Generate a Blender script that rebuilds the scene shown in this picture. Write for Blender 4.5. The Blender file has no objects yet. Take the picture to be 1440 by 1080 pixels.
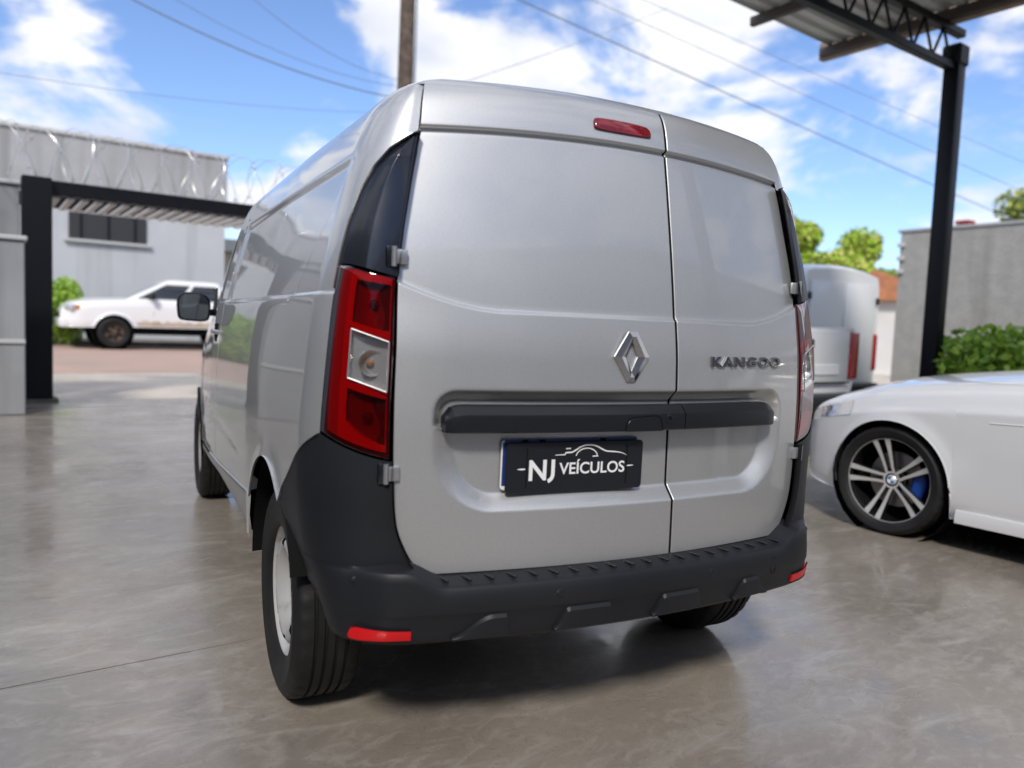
import bpy, bmesh, math, random
import numpy as np
from mathutils import Vector, Matrix
random.seed(7); RNG = np.random.default_rng(7)
rad = math.radians
SC = bpy.context.scene
COL = SC.collection
# ------------------------------------------------------------------ camera
cam_d = bpy.data.cameras.new('camera'); cam = bpy.data.objects.new('camera', cam_d); COL.objects.link(cam)
SC.camera = cam
YAW, PITCH, ROLL = rad(26.73), rad(-4.25), rad(2.31)
fwd = Vector((math.sin(YAW)*math.cos(PITCH), math.cos(YAW)*math.cos(PITCH), math.sin(PITCH)))
rgt = Vector((math.cos(YAW), -math.sin(YAW), 0)); upv = rgt.cross(fwd)
r2 = math.cos(ROLL)*rgt + math.sin(ROLL)*upv; u2 = -math.sin(ROLL)*rgt + math.cos(ROLL)*upv
CAMP = Vector((-1.24, -1.722, 1.144))
cam.matrix_world = Matrix(((r2.x, u2.x, -fwd.x, CAMP.x), (r2.y, u2.y, -fwd.y, CAMP.y), (r2.z, u2.z, -fwd.z, CAMP.z), (0, 0, 0, 1)))
cam_d.sensor_width = 36; cam_d.lens = 1077/1440*36
cam_d.clip_start = .05; cam_d.clip_end = 2000
cam_d.dof.use_dof = True; cam_d.dof.focus_distance = 2.5
cam_d.dof.aperture_fstop = (cam_d.lens/1000)/.016
# ------------------------------------------------------------------ world, sun, exposure
SKY_OFF = (7.7, 3.2, 2.2)
SUN_EL, SUN_AZ = rad(43), rad(212)      # azimuth measured from +Y towards +X
world = bpy.data.worlds.new('World'); SC.world = world; world.use_nodes = True
wn = world.node_tree.nodes; wl = world.node_tree.links; wn.clear()
def N(t, **k):
    n = wn.new(t)
    for a, b in k.items(): setattr(n, a, b)
    return n
sky = N('ShaderNodeTexSky', sky_type='NISHITA', sun_disc=False, sun_elevation=SUN_EL, sun_rotation=SUN_AZ, air_density=1.0, dust_density=.15, ozone_density=2.6)
geo = N('ShaderNodeTexCoord')
sep = N('ShaderNodeSeparateXYZ'); wl.new(geo.outputs['Generated'], sep.inputs[0])
zs_ = N('ShaderNodeMath', operation='MULTIPLY'); zs_.inputs[1].default_value = 1.9; wl.new(sep.outputs['Z'], zs_.inputs[0])
cmb = N('ShaderNodeCombineXYZ'); wl.new(sep.outputs['X'], cmb.inputs[0]); wl.new(sep.outputs['Y'], cmb.inputs[1]); wl.new(zs_.outputs[0], cmb.inputs[2])
off_ = N('ShaderNodeVectorMath', operation='ADD'); off_.inputs[1].default_value = SKY_OFF; wl.new(cmb.outputs[0], off_.inputs[0]); cmb = off_
n1 = N('ShaderNodeTexNoise'); n1.inputs['Scale'].default_value = 4.2; n1.inputs['Detail'].default_value = 7; n1.inputs['Roughness'].default_value = .56; n1.inputs['Distortion'].default_value = .25
wl.new(cmb.outputs[0], n1.inputs['Vector'])
rp = N('ShaderNodeValToRGB'); rp.color_ramp.elements[0].position = .435; rp.color_ramp.elements[1].position = .56
rp.color_ramp.interpolation = 'EASE'; wl.new(n1.outputs['Fac'], rp.inputs[0])
n2 = N('ShaderNodeTexNoise'); n2.inputs['Scale'].default_value = 6.5; n2.inputs['Detail'].default_value = 5
wl.new(cmb.outputs[0], n2.inputs['Vector'])
cr = N('ShaderNodeValToRGB'); cr.color_ramp.elements[0].position = .3; cr.color_ramp.elements[0].color = (3.3, 3.5, 4.0, 1); cr.color_ramp.elements[1].position = .6; cr.color_ramp.elements[1].color = (4.7, 4.7, 4.8, 1)
wl.new(n2.outputs['Fac'], cr.inputs[0])
sk_ = N('ShaderNodeVectorMath', operation='MULTIPLY'); sk_.inputs[1].default_value = (.62, .66, .78); wl.new(sky.outputs[0], sk_.inputs[0])
mx = N('ShaderNodeMix', data_type='RGBA'); wl.new(rp.outputs[0], mx.inputs[0]); wl.new(sk_.outputs[0], mx.inputs[6]); wl.new(cr.outputs[0], mx.inputs[7])
bg = N('ShaderNodeBackground'); bg.inputs[1].default_value = .12; wl.new(mx.outputs[2], bg.inputs[0])
wo = N('ShaderNodeOutputWorld'); wl.new(bg.outputs[0], wo.inputs[0])
sun_d = bpy.data.lights.new('sun', 'SUN'); sun_d.energy = 1.6; sun_d.angle = rad(9); sun_d.color = (1, .95, .87)
sun = bpy.data.objects.new('sun', sun_d); COL.objects.link(sun)
sdir = Vector((math.sin(SUN_AZ)*math.cos(SUN_EL), math.cos(SUN_AZ)*math.cos(SUN_EL), math.sin(SUN_EL)))
sun.rotation_euler = sdir.to_track_quat('Z', 'Y').to_euler()
SC.view_settings.view_transform = 'Standard'; SC.view_settings.look = 'None'; SC.view_settings.gamma = 1
SC.view_settings.exposure = .98
SC.render.engine = 'CYCLES'
SC.cycles.use_denoising = True
SC.cycles.max_bounces = 10; SC.cycles.transparent_max_bounces = 16
SC.cycles.caustics_refractive = False; SC.cycles.caustics_reflective = False
SC.cycles.sample_clamp_indirect = 6
# ------------------------------------------------------------------ materials
def mat(name, col, rough=.5, metal=0., coat=0., coat_rough=.03, spec=.5, var=None, bump=None, emit=None, rvar=None, streak=None):
    """var=(scale, col2, lo, hi[,detail]) noise mix; bump=(scale, strength, dist[,detail]); rvar=(scale, lo, hi)"""
    m = bpy.data.materials.new(name); m.use_nodes = True
    nt = m.node_tree; b = nt.nodes['Principled BSDF']
    b.inputs['Base Color'].default_value = (*col, 1); b.inputs['Roughness'].default_value = rough
    b.inputs['Metallic'].default_value = metal; b.inputs['Coat Weight'].default_value = coat
    b.inputs['Coat Roughness'].default_value = coat_rough; b.inputs['Specular IOR Level'].default_value = spec
    tc = nt.nodes.new('ShaderNodeTexCoord')
    def noise(s, d=4, vec=None):
        n = nt.nodes.new('ShaderNodeTexNoise'); n.inputs['Scale'].default_value = s; n.inputs['Detail'].default_value = d
        nt.links.new(vec or tc.outputs['Object'], n.inputs['Vector']); return n
    if var:
        n = noise(var[0], var[4] if len(var) > 4 else 5)
        r = nt.nodes.new('ShaderNodeMapRange'); r.inputs[1].default_value = var[2]; r.inputs[2].default_value = var[3]
        nt.links.new(n.outputs['Fac'], r.inputs[0])
        x = nt.nodes.new('ShaderNodeMix'); x.data_type = 'RGBA'; nt.links.new(r.outputs[0], x.inputs[0])
        x.inputs[6].default_value = (*col, 1); x.inputs[7].default_value = (*var[1], 1)
        nt.links.new(x.outputs[2], b.inputs['Base Color'])
    if streak:     # vertical rain streaks: (frequency across, colour, lo, hi)
        mp = nt.nodes.new('ShaderNodeMapping'); mp.inputs['Scale'].default_value = (streak[0], streak[0], streak[0]*.07); nt.links.new(tc.outputs['Object'], mp.inputs[0])
        n = noise(1., 6, mp.outputs[0]); r = nt.nodes.new('ShaderNodeMapRange'); r.inputs[1].default_value = streak[2]; r.inputs[2].default_value = streak[3]; r.inputs[4].default_value = .7
        nt.links.new(n.outputs['Fac'], r.inputs[0]); y_ = nt.nodes.new('ShaderNodeMix'); y_.data_type = 'RGBA'; nt.links.new(r.outputs[0], y_.inputs[0])
        src = b.inputs['Base Color'].links
        if src: nt.links.new(src[0].from_socket, y_.inputs[6])
        else: y_.inputs[6].default_value = (*col, 1)
        y_.inputs[7].default_value = (*streak[1], 1); nt.links.new(y_.outputs[2], b.inputs['Base Color'])
    if rvar:
        n = noise(rvar[0], 5)
        r = nt.nodes.new('ShaderNodeMapRange'); r.inputs[1].default_value = .3; r.inputs[2].default_value = .7
        r.inputs[3].default_value = rvar[1]; r.inputs[4].default_value = rvar[2]
        nt.links.new(n.outputs['Fac'], r.inputs[0]); nt.links.new(r.outputs[0], b.inputs['Roughness'])
    if bump:
        n = noise(bump[0], bump[3] if len(bump) > 3 else 4)
        bp_ = nt.nodes.new('ShaderNodeBump'); bp_.inputs['Strength'].default_value = bump[1]; bp_.inputs['Distance'].default_value = bump[2]
        nt.links.new(n.outputs['Fac'], bp_.inputs['Height']); nt.links.new(bp_.outputs[0], b.inputs['Normal'])
    if emit: b.inputs['Emission Color'].default_value = (*emit, 1); b.inputs['Emission Strength'].default_value = 1
    return m
def thin_glass(name, tint, rough=.02, ior=1.5, k=1.):
    m = bpy.data.materials.new(name); m.use_nodes = True; nt = m.node_tree; nt.nodes.clear()
    t = nt.nodes.new('ShaderNodeBsdfTransparent'); t.inputs[0].default_value = (*tint, 1)
    g = nt.nodes.new('ShaderNodeBsdfGlossy'); g.inputs['Roughness'].default_value = rough
    f = nt.nodes.new('ShaderNodeFresnel'); f.inputs[0].default_value = ior
    x = nt.nodes.new('ShaderNodeMixShader'); o = nt.nodes.new('ShaderNodeOutputMaterial')
    q = nt.nodes.new('ShaderNodeMath'); q.operation = 'MULTIPLY'; q.inputs[1].default_value = k; nt.links.new(f.outputs[0], q.inputs[0])
    nt.links.new(q.outputs[0], x.inputs[0]); nt.links.new(t.outputs[0], x.inputs[1]); nt.links.new(g.outputs[0], x.inputs[2]); nt.links.new(x.outputs[0], o.inputs[0])
    return m
M = {}
M['silver'] = mat('silver_paint', (.55, .55, .54), .43, .72, .9, .025, var=(420, (.50, .50, .492), .4, .65, 1), bump=(2.2, .012, .02, 1), rvar=(2.5, .39, .48))
M['silver'].node_tree.nodes['Principled BSDF'].inputs['Coat IOR'].default_value = 1.5
M['silver_trim'] = mat('silver_grey_plastic', (.30, .30, .30), .4, .5, .3, .2)
M['black_plastic'] = mat('dark_grey_plastic', (.011, .012, .015), .5, 0, 0, spec=.3, bump=(900, .08, .0006, 2), var=(3, (.015, .016, .019), .35, .7))
M['bar'] = mat('satin_black_plastic', (.008, .009, .011), .34, 0, 0, spec=.5, bump=(700, .05, .0005, 2))
M['black_gloss'] = mat('gloss_black_trim', (.008, .009, .014), .22, 0, .35, .08)
M['dark'] = mat('dark_underbody', (.008, .008, .008), .9, 0, 0, spec=.1)
M['rubber'] = mat('tyre_rubber', (.009, .009, .0095), .6, 0, 0, spec=.3, bump=(300, .12, .001, 3), var=(9, (.016, .016, .016), .4, .7))
M['steel'] = mat('painted_steel_wheel', (.46, .46, .455), .4, .2, .3, .15, var=(14, (.28, .26, .24), .6, .8))
M['chrome'] = mat('chrome', (.62, .62, .63), .07, 1)
M['emblem_chrome'] = mat('emblem_chrome', (.42, .42, .43), .07, 1)
M['letter_chrome'] = mat('dark_chrome', (.26, .26, .27), .24, 1)
M['hinge'] = mat('hinge_metal', (.55, .55, .55), .3, .8)
M['red_lens'] = thin_glass('red_lens', (.50, .007, .014), .05, 1.45, .5)
M['clear_lens'] = thin_glass('clear_lens', (.88, .87, .85), .05, 1.45, .5)
M['reflector'] = mat('lamp_reflector', (.68, .68, .68), .22, .75, bump=(180, .25, .002, 1))
M['lamp_white'] = mat('lamp_prism', (.85, .85, .85), .35, 0, bump=(260, .4, .001, 1))
M['lamp_dark'] = mat('lamp_housing', (.09, .08, .08), .5)
M['lamp_comp'] = mat('lamp_chamber', (.30, .27, .27), .35, .35, bump=(220, .3, .002, 1))
M['lamp_mid'] = mat('lamp_band', (.55, .55, .55), .4, 0, bump=(260, .4, .001, 1))
M['bulb_amber'] = mat('amber_bulb', (.28, .16, .09), .15, 0, 1)
M['bulb_dark'] = mat('dark_bulb', (.10, .06, .06), .2, 0, 1)
M['red_reflector'] = mat('red_reflector', (.62, .004, .008), .4, 0, .25, .1, spec=.3, bump=(500, .3, .0006, 1))
M['brake_red'] = mat('brake_lamp_red', (.13, .002, .008), .2, 0, .5, .03, spec=.4, var=(60, (.22, .004, .012), .4, .6))
M['plate_black'] = mat('plate_cover_black', (.010, .011, .015), .45, spec=.4)
M['plate_white'] = mat('plate_print_white', (.82, .82, .82), .5)
M['plate_blue'] = mat('plate_blue_strip', (.015, .035, .16), .35)
M['glass'] = mat('dark_window_glass', (.012, .014, .016), .03, 0, 1, .01)
M['mirror'] = mat('mirror_glass', (.35, .38, .38), .05, 1)
M['white_paint'] = mat('white_car_paint', (.64, .645, .65), .3, 0, 1, .03)
M['white_paint2'] = mat('white_truck_paint', (.80, .80, .80), .35, 0, .8, .06)
M['amber'] = mat('amber_lens', (.6, .2, .03), .2, 0, 1)
M['red_lamp'] = mat('red_tail_lamp', (.40, .01, .02), .18, 0, 1)
M['alloy_black'] = mat('gloss_black_alloy', (.010, .010, .011), .22, 0, .6)
M['alloy_cut'] = mat('machined_alloy', (.78, .77, .75), .34, .6)
M['caliper'] = mat('blue_caliper', (.008, .055, .30), .3, 0, .7)
M['disc'] = mat('brake_disc', (.38, .36, .35), .35, .9)
M['badge_blue'] = mat('badge_blue', (.04, .22, .5), .25, 0, 1)
# ------------------------------------------------------------------ mesh helpers
def pch(xs, ys):
    xs = np.asarray(xs, float); ys = np.asarray(ys, float)
    h = np.diff(xs); d = np.diff(ys)/h; m = np.zeros_like(ys)
    for i in range(1, len(xs)-1):
        if d[i-1]*d[i] > 0:
            w1 = 2*h[i]+h[i-1]; w2 = h[i]+2*h[i-1]; m[i] = (w1+w2)/(w1/d[i-1]+w2/d[i])
    m[0] = d[0]; m[-1] = d[-1]
    def f(x):
        x = np.clip(np.asarray(x, float), xs[0], xs[-1]); i = np.clip(np.searchsorted(xs, x)-1, 0, len(h)-1)
        t = (x-xs[i])/h[i]
        return (2*t**3-3*t**2+1)*ys[i]+(t**3-2*t**2+t)*h[i]*m[i]+(-2*t**3+3*t**2)*ys[i+1]+(t**3-t**2)*h[i]*m[i+1]
    return f
def sstep(x): x = np.clip(x, 0, 1); return x*x*(3-2*x)
def nrm(a): return a/np.maximum(np.linalg.norm(a, axis=-1, keepdims=True), 1e-12)
class MB:
    def __init__(s): s.v = []; s.n = []; s.f = []; s.m = []; s.c = False; s.k = 0
    def add(s, verts, faces, mi=0, normals=None):
        o = s.k; verts = np.asarray(verts, float).reshape(-1, 3); s.v.append(verts); s.k += len(verts)
        if normals is not None: s.c = True; s.n.append(np.asarray(normals, float).reshape(-1, 3))
        else: s.n.append(np.zeros((len(verts), 3)))
        s.f += [tuple(o+i for i in f) for f in faces]
        s.m += list(mi) if hasattr(mi, '__len__') else [mi]*len(faces)
        return s
    def grid(s, A, flip=False, mi=0, custom=False, wrap_j=False, flange=None, skip=None, flange_mi=None):
        A = np.asarray(A, float); ni, nj = A.shape[:2]
        F = []; MI = []
        for i in range(ni-1):
            for j in range(nj if wrap_j else nj-1):
                if skip is not None and skip[i, j]: continue
                j2 = (j+1) % nj
                q = (i*nj+j, (i+1)*nj+j, (i+1)*nj+j2, i*nj+j2)
                F.append(q[::-1] if flip else q); MI.append(mi[i, j] if hasattr(mi, 'shape') else mi)
        nn = None
        if custom:
            di = np.gradient(A, axis=0); dj = np.gradient(A, axis=1)
            nn = nrm(np.cross(di, dj)); nn = -nn if flip else nn
        s.add(A, F, MI, nn)
        if flange:
            for ed in flange[1]:
                if ed == 'L': b, q, n_ = A[:, 0], A[:, 1], nn[:, 0]
                if ed == 'R': b, q, n_ = A[:, -1], A[:, -2], nn[:, -1]
                if ed == 'B': b, q, n_ = A[0], A[1], nn[0]
                if ed == 'T': b, q, n_ = A[-1], A[-2], nn[-1]
                t = nrm(b-q); e = .0022
                r1 = b+t*e*.3-n_*e*.3; r1b = b+t*e-n_*e; r3 = r1b-n_*flange[0]
                n2_ = nrm(n_+t)
                V = np.stack([b, r1, r1b, r3]); NN = np.stack([n_, nrm(n_*1.6+t), nrm(t*1.6+n_), t])
                m_ = len(b); FF = []
                fl = (ed in 'LT') != flip
                for i in range(3):
                    for j in range(m_-1):
                        q4 = (i*m_+j, (i+1)*m_+j, (i+1)*m_+j+1, i*m_+j+1)
                        FF.append(q4 if fl else q4[::-1])
                fm = 0 if hasattr(mi, 'shape') else mi
                s.add(V, FF, [fm]*(2*(m_-1))+[fm if flange_mi is None else flange_mi]*(m_-1), NN)
        return s
    def box(s, c, d, mi=0, R=None, bev=0, seg=1):
        bm = bmesh.new(); bmesh.ops.create_cube(bm, size=1)
        for v in bm.verts: v.co = Vector((v.co.x*d[0], v.co.y*d[1], v.co.z*d[2]))
        if bev: bmesh.ops.bevel(bm, geom=bm.edges[:], offset=bev, segments=seg, affect='EDGES', profile=.5)
        bm.verts.index_update()
        Rm = R or Matrix.Identity(3)
        V = [Rm @ v.co + Vector(c) for v in bm.verts]; F = [[v.index for v in f.verts] for f in bm.faces]
        bm.free(); return s.add([tuple(v) for v in V], F, mi)
    def lathe(s, prof, c=(0, 0, 0), axis='x', n=48, mi=0, flip=False, skip=None, a0=0, a1=None):
        prof = np.asarray(prof, float); full = a1 is None
        th = np.linspace(a0, 2*math.pi if full else a1, n, endpoint=not full)
        r = prof[:, 0][:, None]; h = prof[:, 1][:, None]*np.ones((1, n)); a = r*np.cos(th); b = r*np.sin(th)
        A = {'x': np.stack([h, a, b], -1), 'y': np.stack([b, h, a], -1), 'z': np.stack([a, b, h], -1)}[axis]+np.asarray(c)
        return s.grid(A, flip, mi, wrap_j=full, skip=skip)
    def tube(s, pts, r, n=8, mi=0, cap=True):
        pts = np.asarray(pts, float); k = len(pts); r = np.broadcast_to(np.asarray(r, float), (k,))
        T = nrm(np.gradient(pts, axis=0)); A = np.zeros((k, n, 3)); ref = np.array([0, 0, 1.])
        if abs(T[0] @ ref) > .9: ref = np.array([1., 0, 0])
        th = np.linspace(0, 2*math.pi, n, endpoint=False)
        u = nrm(np.cross(T[0], ref))
        for i in range(k):
            u = nrm(u-T[i]*(u @ T[i])); w = np.cross(T[i], u)
            A[i] = pts[i]+r[i]*(np.cos(th)[:, None]*u+np.sin(th)[:, None]*w)
        s.grid(A, True, mi, wrap_j=True)
        if cap: s.add(A[0], [tuple(range(n))], mi); s.add(A[-1], [tuple(range(n))[::-1]], mi)
        return s
    def prism(s, poly, origin, ux, uy, depth, mi=0, bev=0):
        """polygon in (ux,uy) plane at origin, extruded along ux x uy by depth (front cap at +depth), optional chamfer"""
        ux = np.asarray(ux, float); uy = np.asarray(uy, float); nz = np.cross(ux, uy); P2 = np.asarray(poly, float); o = np.asarray(origin, float)
        n = len(P2)
        def lift(q, d): return o+q[:, :1]*ux+q[:, 1:]*uy+d*nz
        rings = [lift(P2, 0)]
        if bev:
            c = P2.mean(0); e1 = np.roll(P2, -1, 0)-P2; e0 = P2-np.roll(P2, 1, 0)
            n1_ = nrm(np.stack([-e1[:, 1], e1[:, 0]], -1)); n0_ = nrm(np.stack([-e0[:, 1], e0[:, 0]], -1)); off = nrm(n0_+n1_)
            rings += [lift(P2, depth-bev), lift(P2+off*bev, depth)]
        else: rings += [lift(P2, depth)]
        V = np.concatenate(rings); F = []
        for k in range(len(rings)-1):
            for i in range(n): F.append((k*n+i, k*n+(i+1) % n, (k+1)*n+(i+1) % n, (k+1)*n+i))
        F.append(tuple((len(rings)-1)*n+i for i in range(n))); F.append(tuple(range(n))[::-1])
        return s.add(V, F, mi)
    def build(s, name, mats, parent=None, angle=35, loc=None, rotz=None):
        me = bpy.data.meshes.new(name)
        V = np.concatenate(s.v)
        if s.c:
            NV = np.concatenate(s.n)
            for i_, f_ in enumerate(s.f):
                a_, b_, c_ = V[f_[0]], V[f_[1]], V[f_[2]]
                g_ = np.cross(b_-a_, c_-a_) if len(f_) == 3 else np.cross(c_-a_, V[f_[3]]-b_)
                if g_ @ NV[f_[0]]+g_ @ NV[f_[2]] < 0: s.f[i_] = f_[::-1]
        me.from_pydata(V.tolist(), [], s.f)
        mats = mats if isinstance(mats, (list, tuple)) else [mats]
        for m_ in mats: me.materials.append(M[m_] if isinstance(m_, str) else m_)
        if len(mats) > 1: me.polygons.foreach_set('material_index', np.asarray(s.m, dtype=np.int32))
        me.polygons.foreach_set('use_smooth', np.ones(len(s.f), bool))
        me.update()
        if s.c:
            Nn = np.concatenate(s.n); me.normals_split_custom_set_from_vertices(Nn.tolist())
        else:
            me.set_sharp_from_angle(angle=rad(angle))
        o = bpy.data.objects.new(name, me); COL.objects.link(o)
        if parent: o.parent = parent
        if loc is not None: o.location = loc
        if rotz is not None: o.rotation_euler = (0, 0, rotz)
        return o
def empty(name, loc=(0, 0, 0), rotz=0, parent=None):
    o = bpy.data.objects.new(name, None); COL.objects.link(o); o.location = loc; o.rotation_euler = (0, 0, rotz); o.empty_display_size = .1
    if parent: o.parent = parent
    return o
def tag(o, label=None, cat=None, group=None, kind=None):
    if label: o['label'] = label
    if cat: o['category'] = cat
    if group: o['group'] = group
    if kind: o['kind'] = kind
    return o
def text_mesh(txt, size, extrude, bevel=0, offset=0, spacing=1., width=1.):
    """returns verts (text plane) & faces, left-aligned at origin on the baseline"""
    cu = bpy.data.curves.new('lettering', 'FONT'); cu.body = txt; cu.size = size; cu.extrude = extrude; cu.bevel_depth = bevel; cu.bevel_resolution = 1
    cu.offset = offset; cu.space_character = spacing; cu.resolution_u = 6
    o = bpy.data.objects.new('lettering', cu); COL.objects.link(o)
    dg = bpy.context.evaluated_depsgraph_get(); me = bpy.data.meshes.new_from_object(o.evaluated_get(dg))
    V = np.array([v.co[:] for v in me.vertices]).reshape(-1, 3); F = [tuple(p.vertices) for p in me.polygons]
    bpy.data.objects.remove(o); bpy.data.curves.remove(cu); bpy.data.meshes.remove(me)
    V[:, 0] *= width
    return V, F
BETA = rad(8.5)
UA = np.array([math.cos(BETA), math.sin(BETA), 0]); VA = np.array([-math.sin(BETA), math.cos(BETA), 0])
def EW(u, v, z=0): return tuple(UA*u+VA*v+np.array([0, 0, z]))
def leaf_mb(centers, radii, n, size, squash=1.):
    """many small leaf faces spread through ellipsoidal clumps"""
    mb = MB(); w = np.array([r[0]*r[1]*r[2] for r in radii])**.67; w = w/w.sum()
    for c, r, k in zip(centers, radii, (w*n).astype(int)):
        d = nrm(RNG.normal(size=(k, 3))); q = RNG.random((k, 1))**.45
        p = np.asarray(c)+d*q*np.asarray(r)
        a = nrm(RNG.normal(size=(k, 3))); b = nrm(np.cross(a, RNG.normal(size=(k, 3)))); sz = size*(.6+.8*RNG.random((k, 1)))
        V = np.stack([p-a*sz, p+b*sz*.55, p+a*sz, p-b*sz*.55], 1).reshape(-1, 3)
        mb.add(V, [(4*i, 4*i+1, 4*i+2, 4*i+3) for i in range(k)], RNG.integers(0, 2, k))
    return mb
# ------------------------------------------------------------------ the silver cargo van (heading +Y, rear at y = 0)
_v = [.10, .30, .50, .70, .86, 1.05, 1.20, 1.27, 1.45, 1.60, 1.66, 1.72, 1.78, 1.84, 1.90, 1.96, 2.0]
_Z = pch([0, 1.66, 1.72, 1.78, 1.84, 1.90, 1.96, 2.0], [0, 1.66, 1.717, 1.768, 1.802, 1.822, 1.833, 1.836])
_hw = pch(_v, [.83, .848, .856, .860, .856, .842, .822, .808, .768, .727, .705, .675, .625, .54, .40, .20, .02])
_c = pch(_v, [-.035, -.035, -.035, -.035, -.035, -.030, -.012, -.003, .024, .050, .062, .078, .108, .17, .30, .50, .70])
DE = pch([.50, .522, .535, .577, .65, .72, .893, 1.06, 1.235, 1.356, 1.46, 1.587, 1.66, 1.72, 1.80], [.50, .553, .592, .627, .654, .661, .664, .660, .653, .640, .624, .606, .592, .584, .566])   # door edge
_xa0 = pch([.3, .72, .893, 1.06, 1.235, 1.356, 1.46, 1.587, 1.66, 1.72, 1.78, 1.84, 1.90, 1.96, 2.0], [.668, .668, .671, .667, .660, .647, .631, .611, .596, .588, .572, .48, .34, .15, .012])
def crown(v): return .065*sstep((np.asarray(v)-1.25)/.38)
PE, DC = 2.2, .13
def P(s, v):
    """outer skin, positive x; s: -1 rear centre, 0 corner start, 1 side start, 2 at y=2.35"""
    s = np.asarray(s, float); v = np.asarray(v, float); s, v = np.broadcast_arrays(s, v)
    hw = _hw(v); xa = _xa0(v); c = _c(v)
    t = np.sin(np.clip(s, 0, 1)*math.pi/2)**(2/PE)
    x = np.where(s < 0, xa*(1+np.clip(s, -1, 0)), xa+(hw-xa)*t)
    y = c+.17*x*x+np.where(s > 0, DC*(1-np.maximum(1-t**PE, 0)**(1/PE)), 0)
    ys = c+.17*hw*hw+DC
    q = np.clip(s-1, 0, 2)
    y = np.where(s > 1, ys+q*(2.35-ys), y)
    x = x+.012*sstep((y-ys)/.9)*(s > 1)
    z = _Z(v)-crown(v)*x*x
    return np.stack([x, y, z], -1)
def S_of_y(y, v=.7):
    ys = _c(v)+.17*_hw(v)**2+DC
    return 1+(np.asarray(y)-ys)/(2.35-ys)
def PN(s, v):
    e = 1e-3
    a = P(s+e, v)-P(s-e, v); b = P(s, v+e)-P(s, v-e)
    n = nrm(np.cross(a, b)); return np.where((n[..., :1] < 0) & (n[..., 1:2] > 0), -n, n) if False else n
_t = PN(np.array([.5]), np.array([.9]))[0]
_NS = 1. if _t[0] > 0 else -1.
def PO(s, v, o, m):
    """skin point offset outward by o, mirrored with m=-1 for the left"""
    A = P(s, v)+_NS*PN(s, v)*np.asarray(o)[..., None]*np.ones_like(P(s, v))
    A = A.copy(); A[..., 0] *= m; return A
def rear(x, v): return np.stack([x, _c(v)+.17*x*x, _Z(v)-crown(v)*x*x], -1)
van = tag(empty('cargo_van'), 'silver panel cargo van seen from behind with split rear doors and black bumper', 'van')
HUBR, HUBF, RW, RA, RAY = .62, 3.43, .317, .408, .345
LIN = np.linspace
# --- body skin, both sides in one mesh
def s_e(v):    # rear edge of the painted side: lamp / pillar outer line
    return np.interp(v, [0, 1.30, 1.40, 1.48, 1.545, 1.59, 1.615, 1.635], [.60, .60, .585, .53, .42, .28, .14, .012])
yc = np.concatenate([LIN(.245, .41, 16)[:-1], .62-RAY*np.cos(LIN(math.acos((.62-.41)/RAY), math.acos(-.2845/.345), 56)), LIN(.915, 2.08, 72), [2.09, 2.0945, 2.097, 2.1, 2.103, 2.1055, 2.11], LIN(2.14, 2.35, 10)])
Sc = np.concatenate([LIN(.60, 1.0, 11), S_of_y(yc)])
yfull = np.concatenate([P(LIN(.6, 1, 11), .7)[:, 1], yc])
def sill(y): return np.interp(y, [.90, 1.02, 1.9, 3.05, 3.2], [.548, .545, .48, .425, .42])
def zb_side(y):
    y = np.asarray(y)
    a = np.interp(y, [.12, .17, .21, .25, .30, .378, .41], [.868, .832, .80, .770, .735, .685, .6405])
    arch = RW+RA*np.sqrt(np.maximum(1-((y-HUBR)/RAY)**2, 0))
    return np.where(y < .41, a, np.where(y <= .62, arch, np.maximum(arch, sill(y))))
def panel_sdf(y, z):   # blanked window panel on the side
    rear_edge = .20+(1.565-z)*.85
    d1 = y-rear_edge; d2 = 1.572-z; d3 = z-1.19+0*y; d4 = 2.055-y+(1.4-z)*.05
    k = .045
    def smin(a, b): h = np.clip(.5+.5*(b-a)/k, 0, 1); return b*(1-h)+a*h-k*h*(1-h)
    return smin(smin(d1*.76, d2), smin(d3, d4))
def side_off(y, z):
    o = np.zeros_like(y)
    r = np.hypot((y-HUBR)*RA/RAY, z-RW); o = o+.006*np.exp(-((r-RA)/.045)**2)*(z < .9)*sstep((y-.3)/.15)
    o = o-.006*sstep((z-1.206)/.010)*(1-sstep((z-1.42)/.16))                       # belt crease step
    o = o-.009*sstep(panel_sdf(y, z)/.032)
    g = np.abs(y-2.1); o = o-.012*(g < .0045)              # front door shut line
    o = o-.004*np.exp(-((z-.62-.02*y)/.012)**2)*(y > 1.15)*sstep((y-1.15)/.2)   # lower swage line
    return o
mb = MB()
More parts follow.
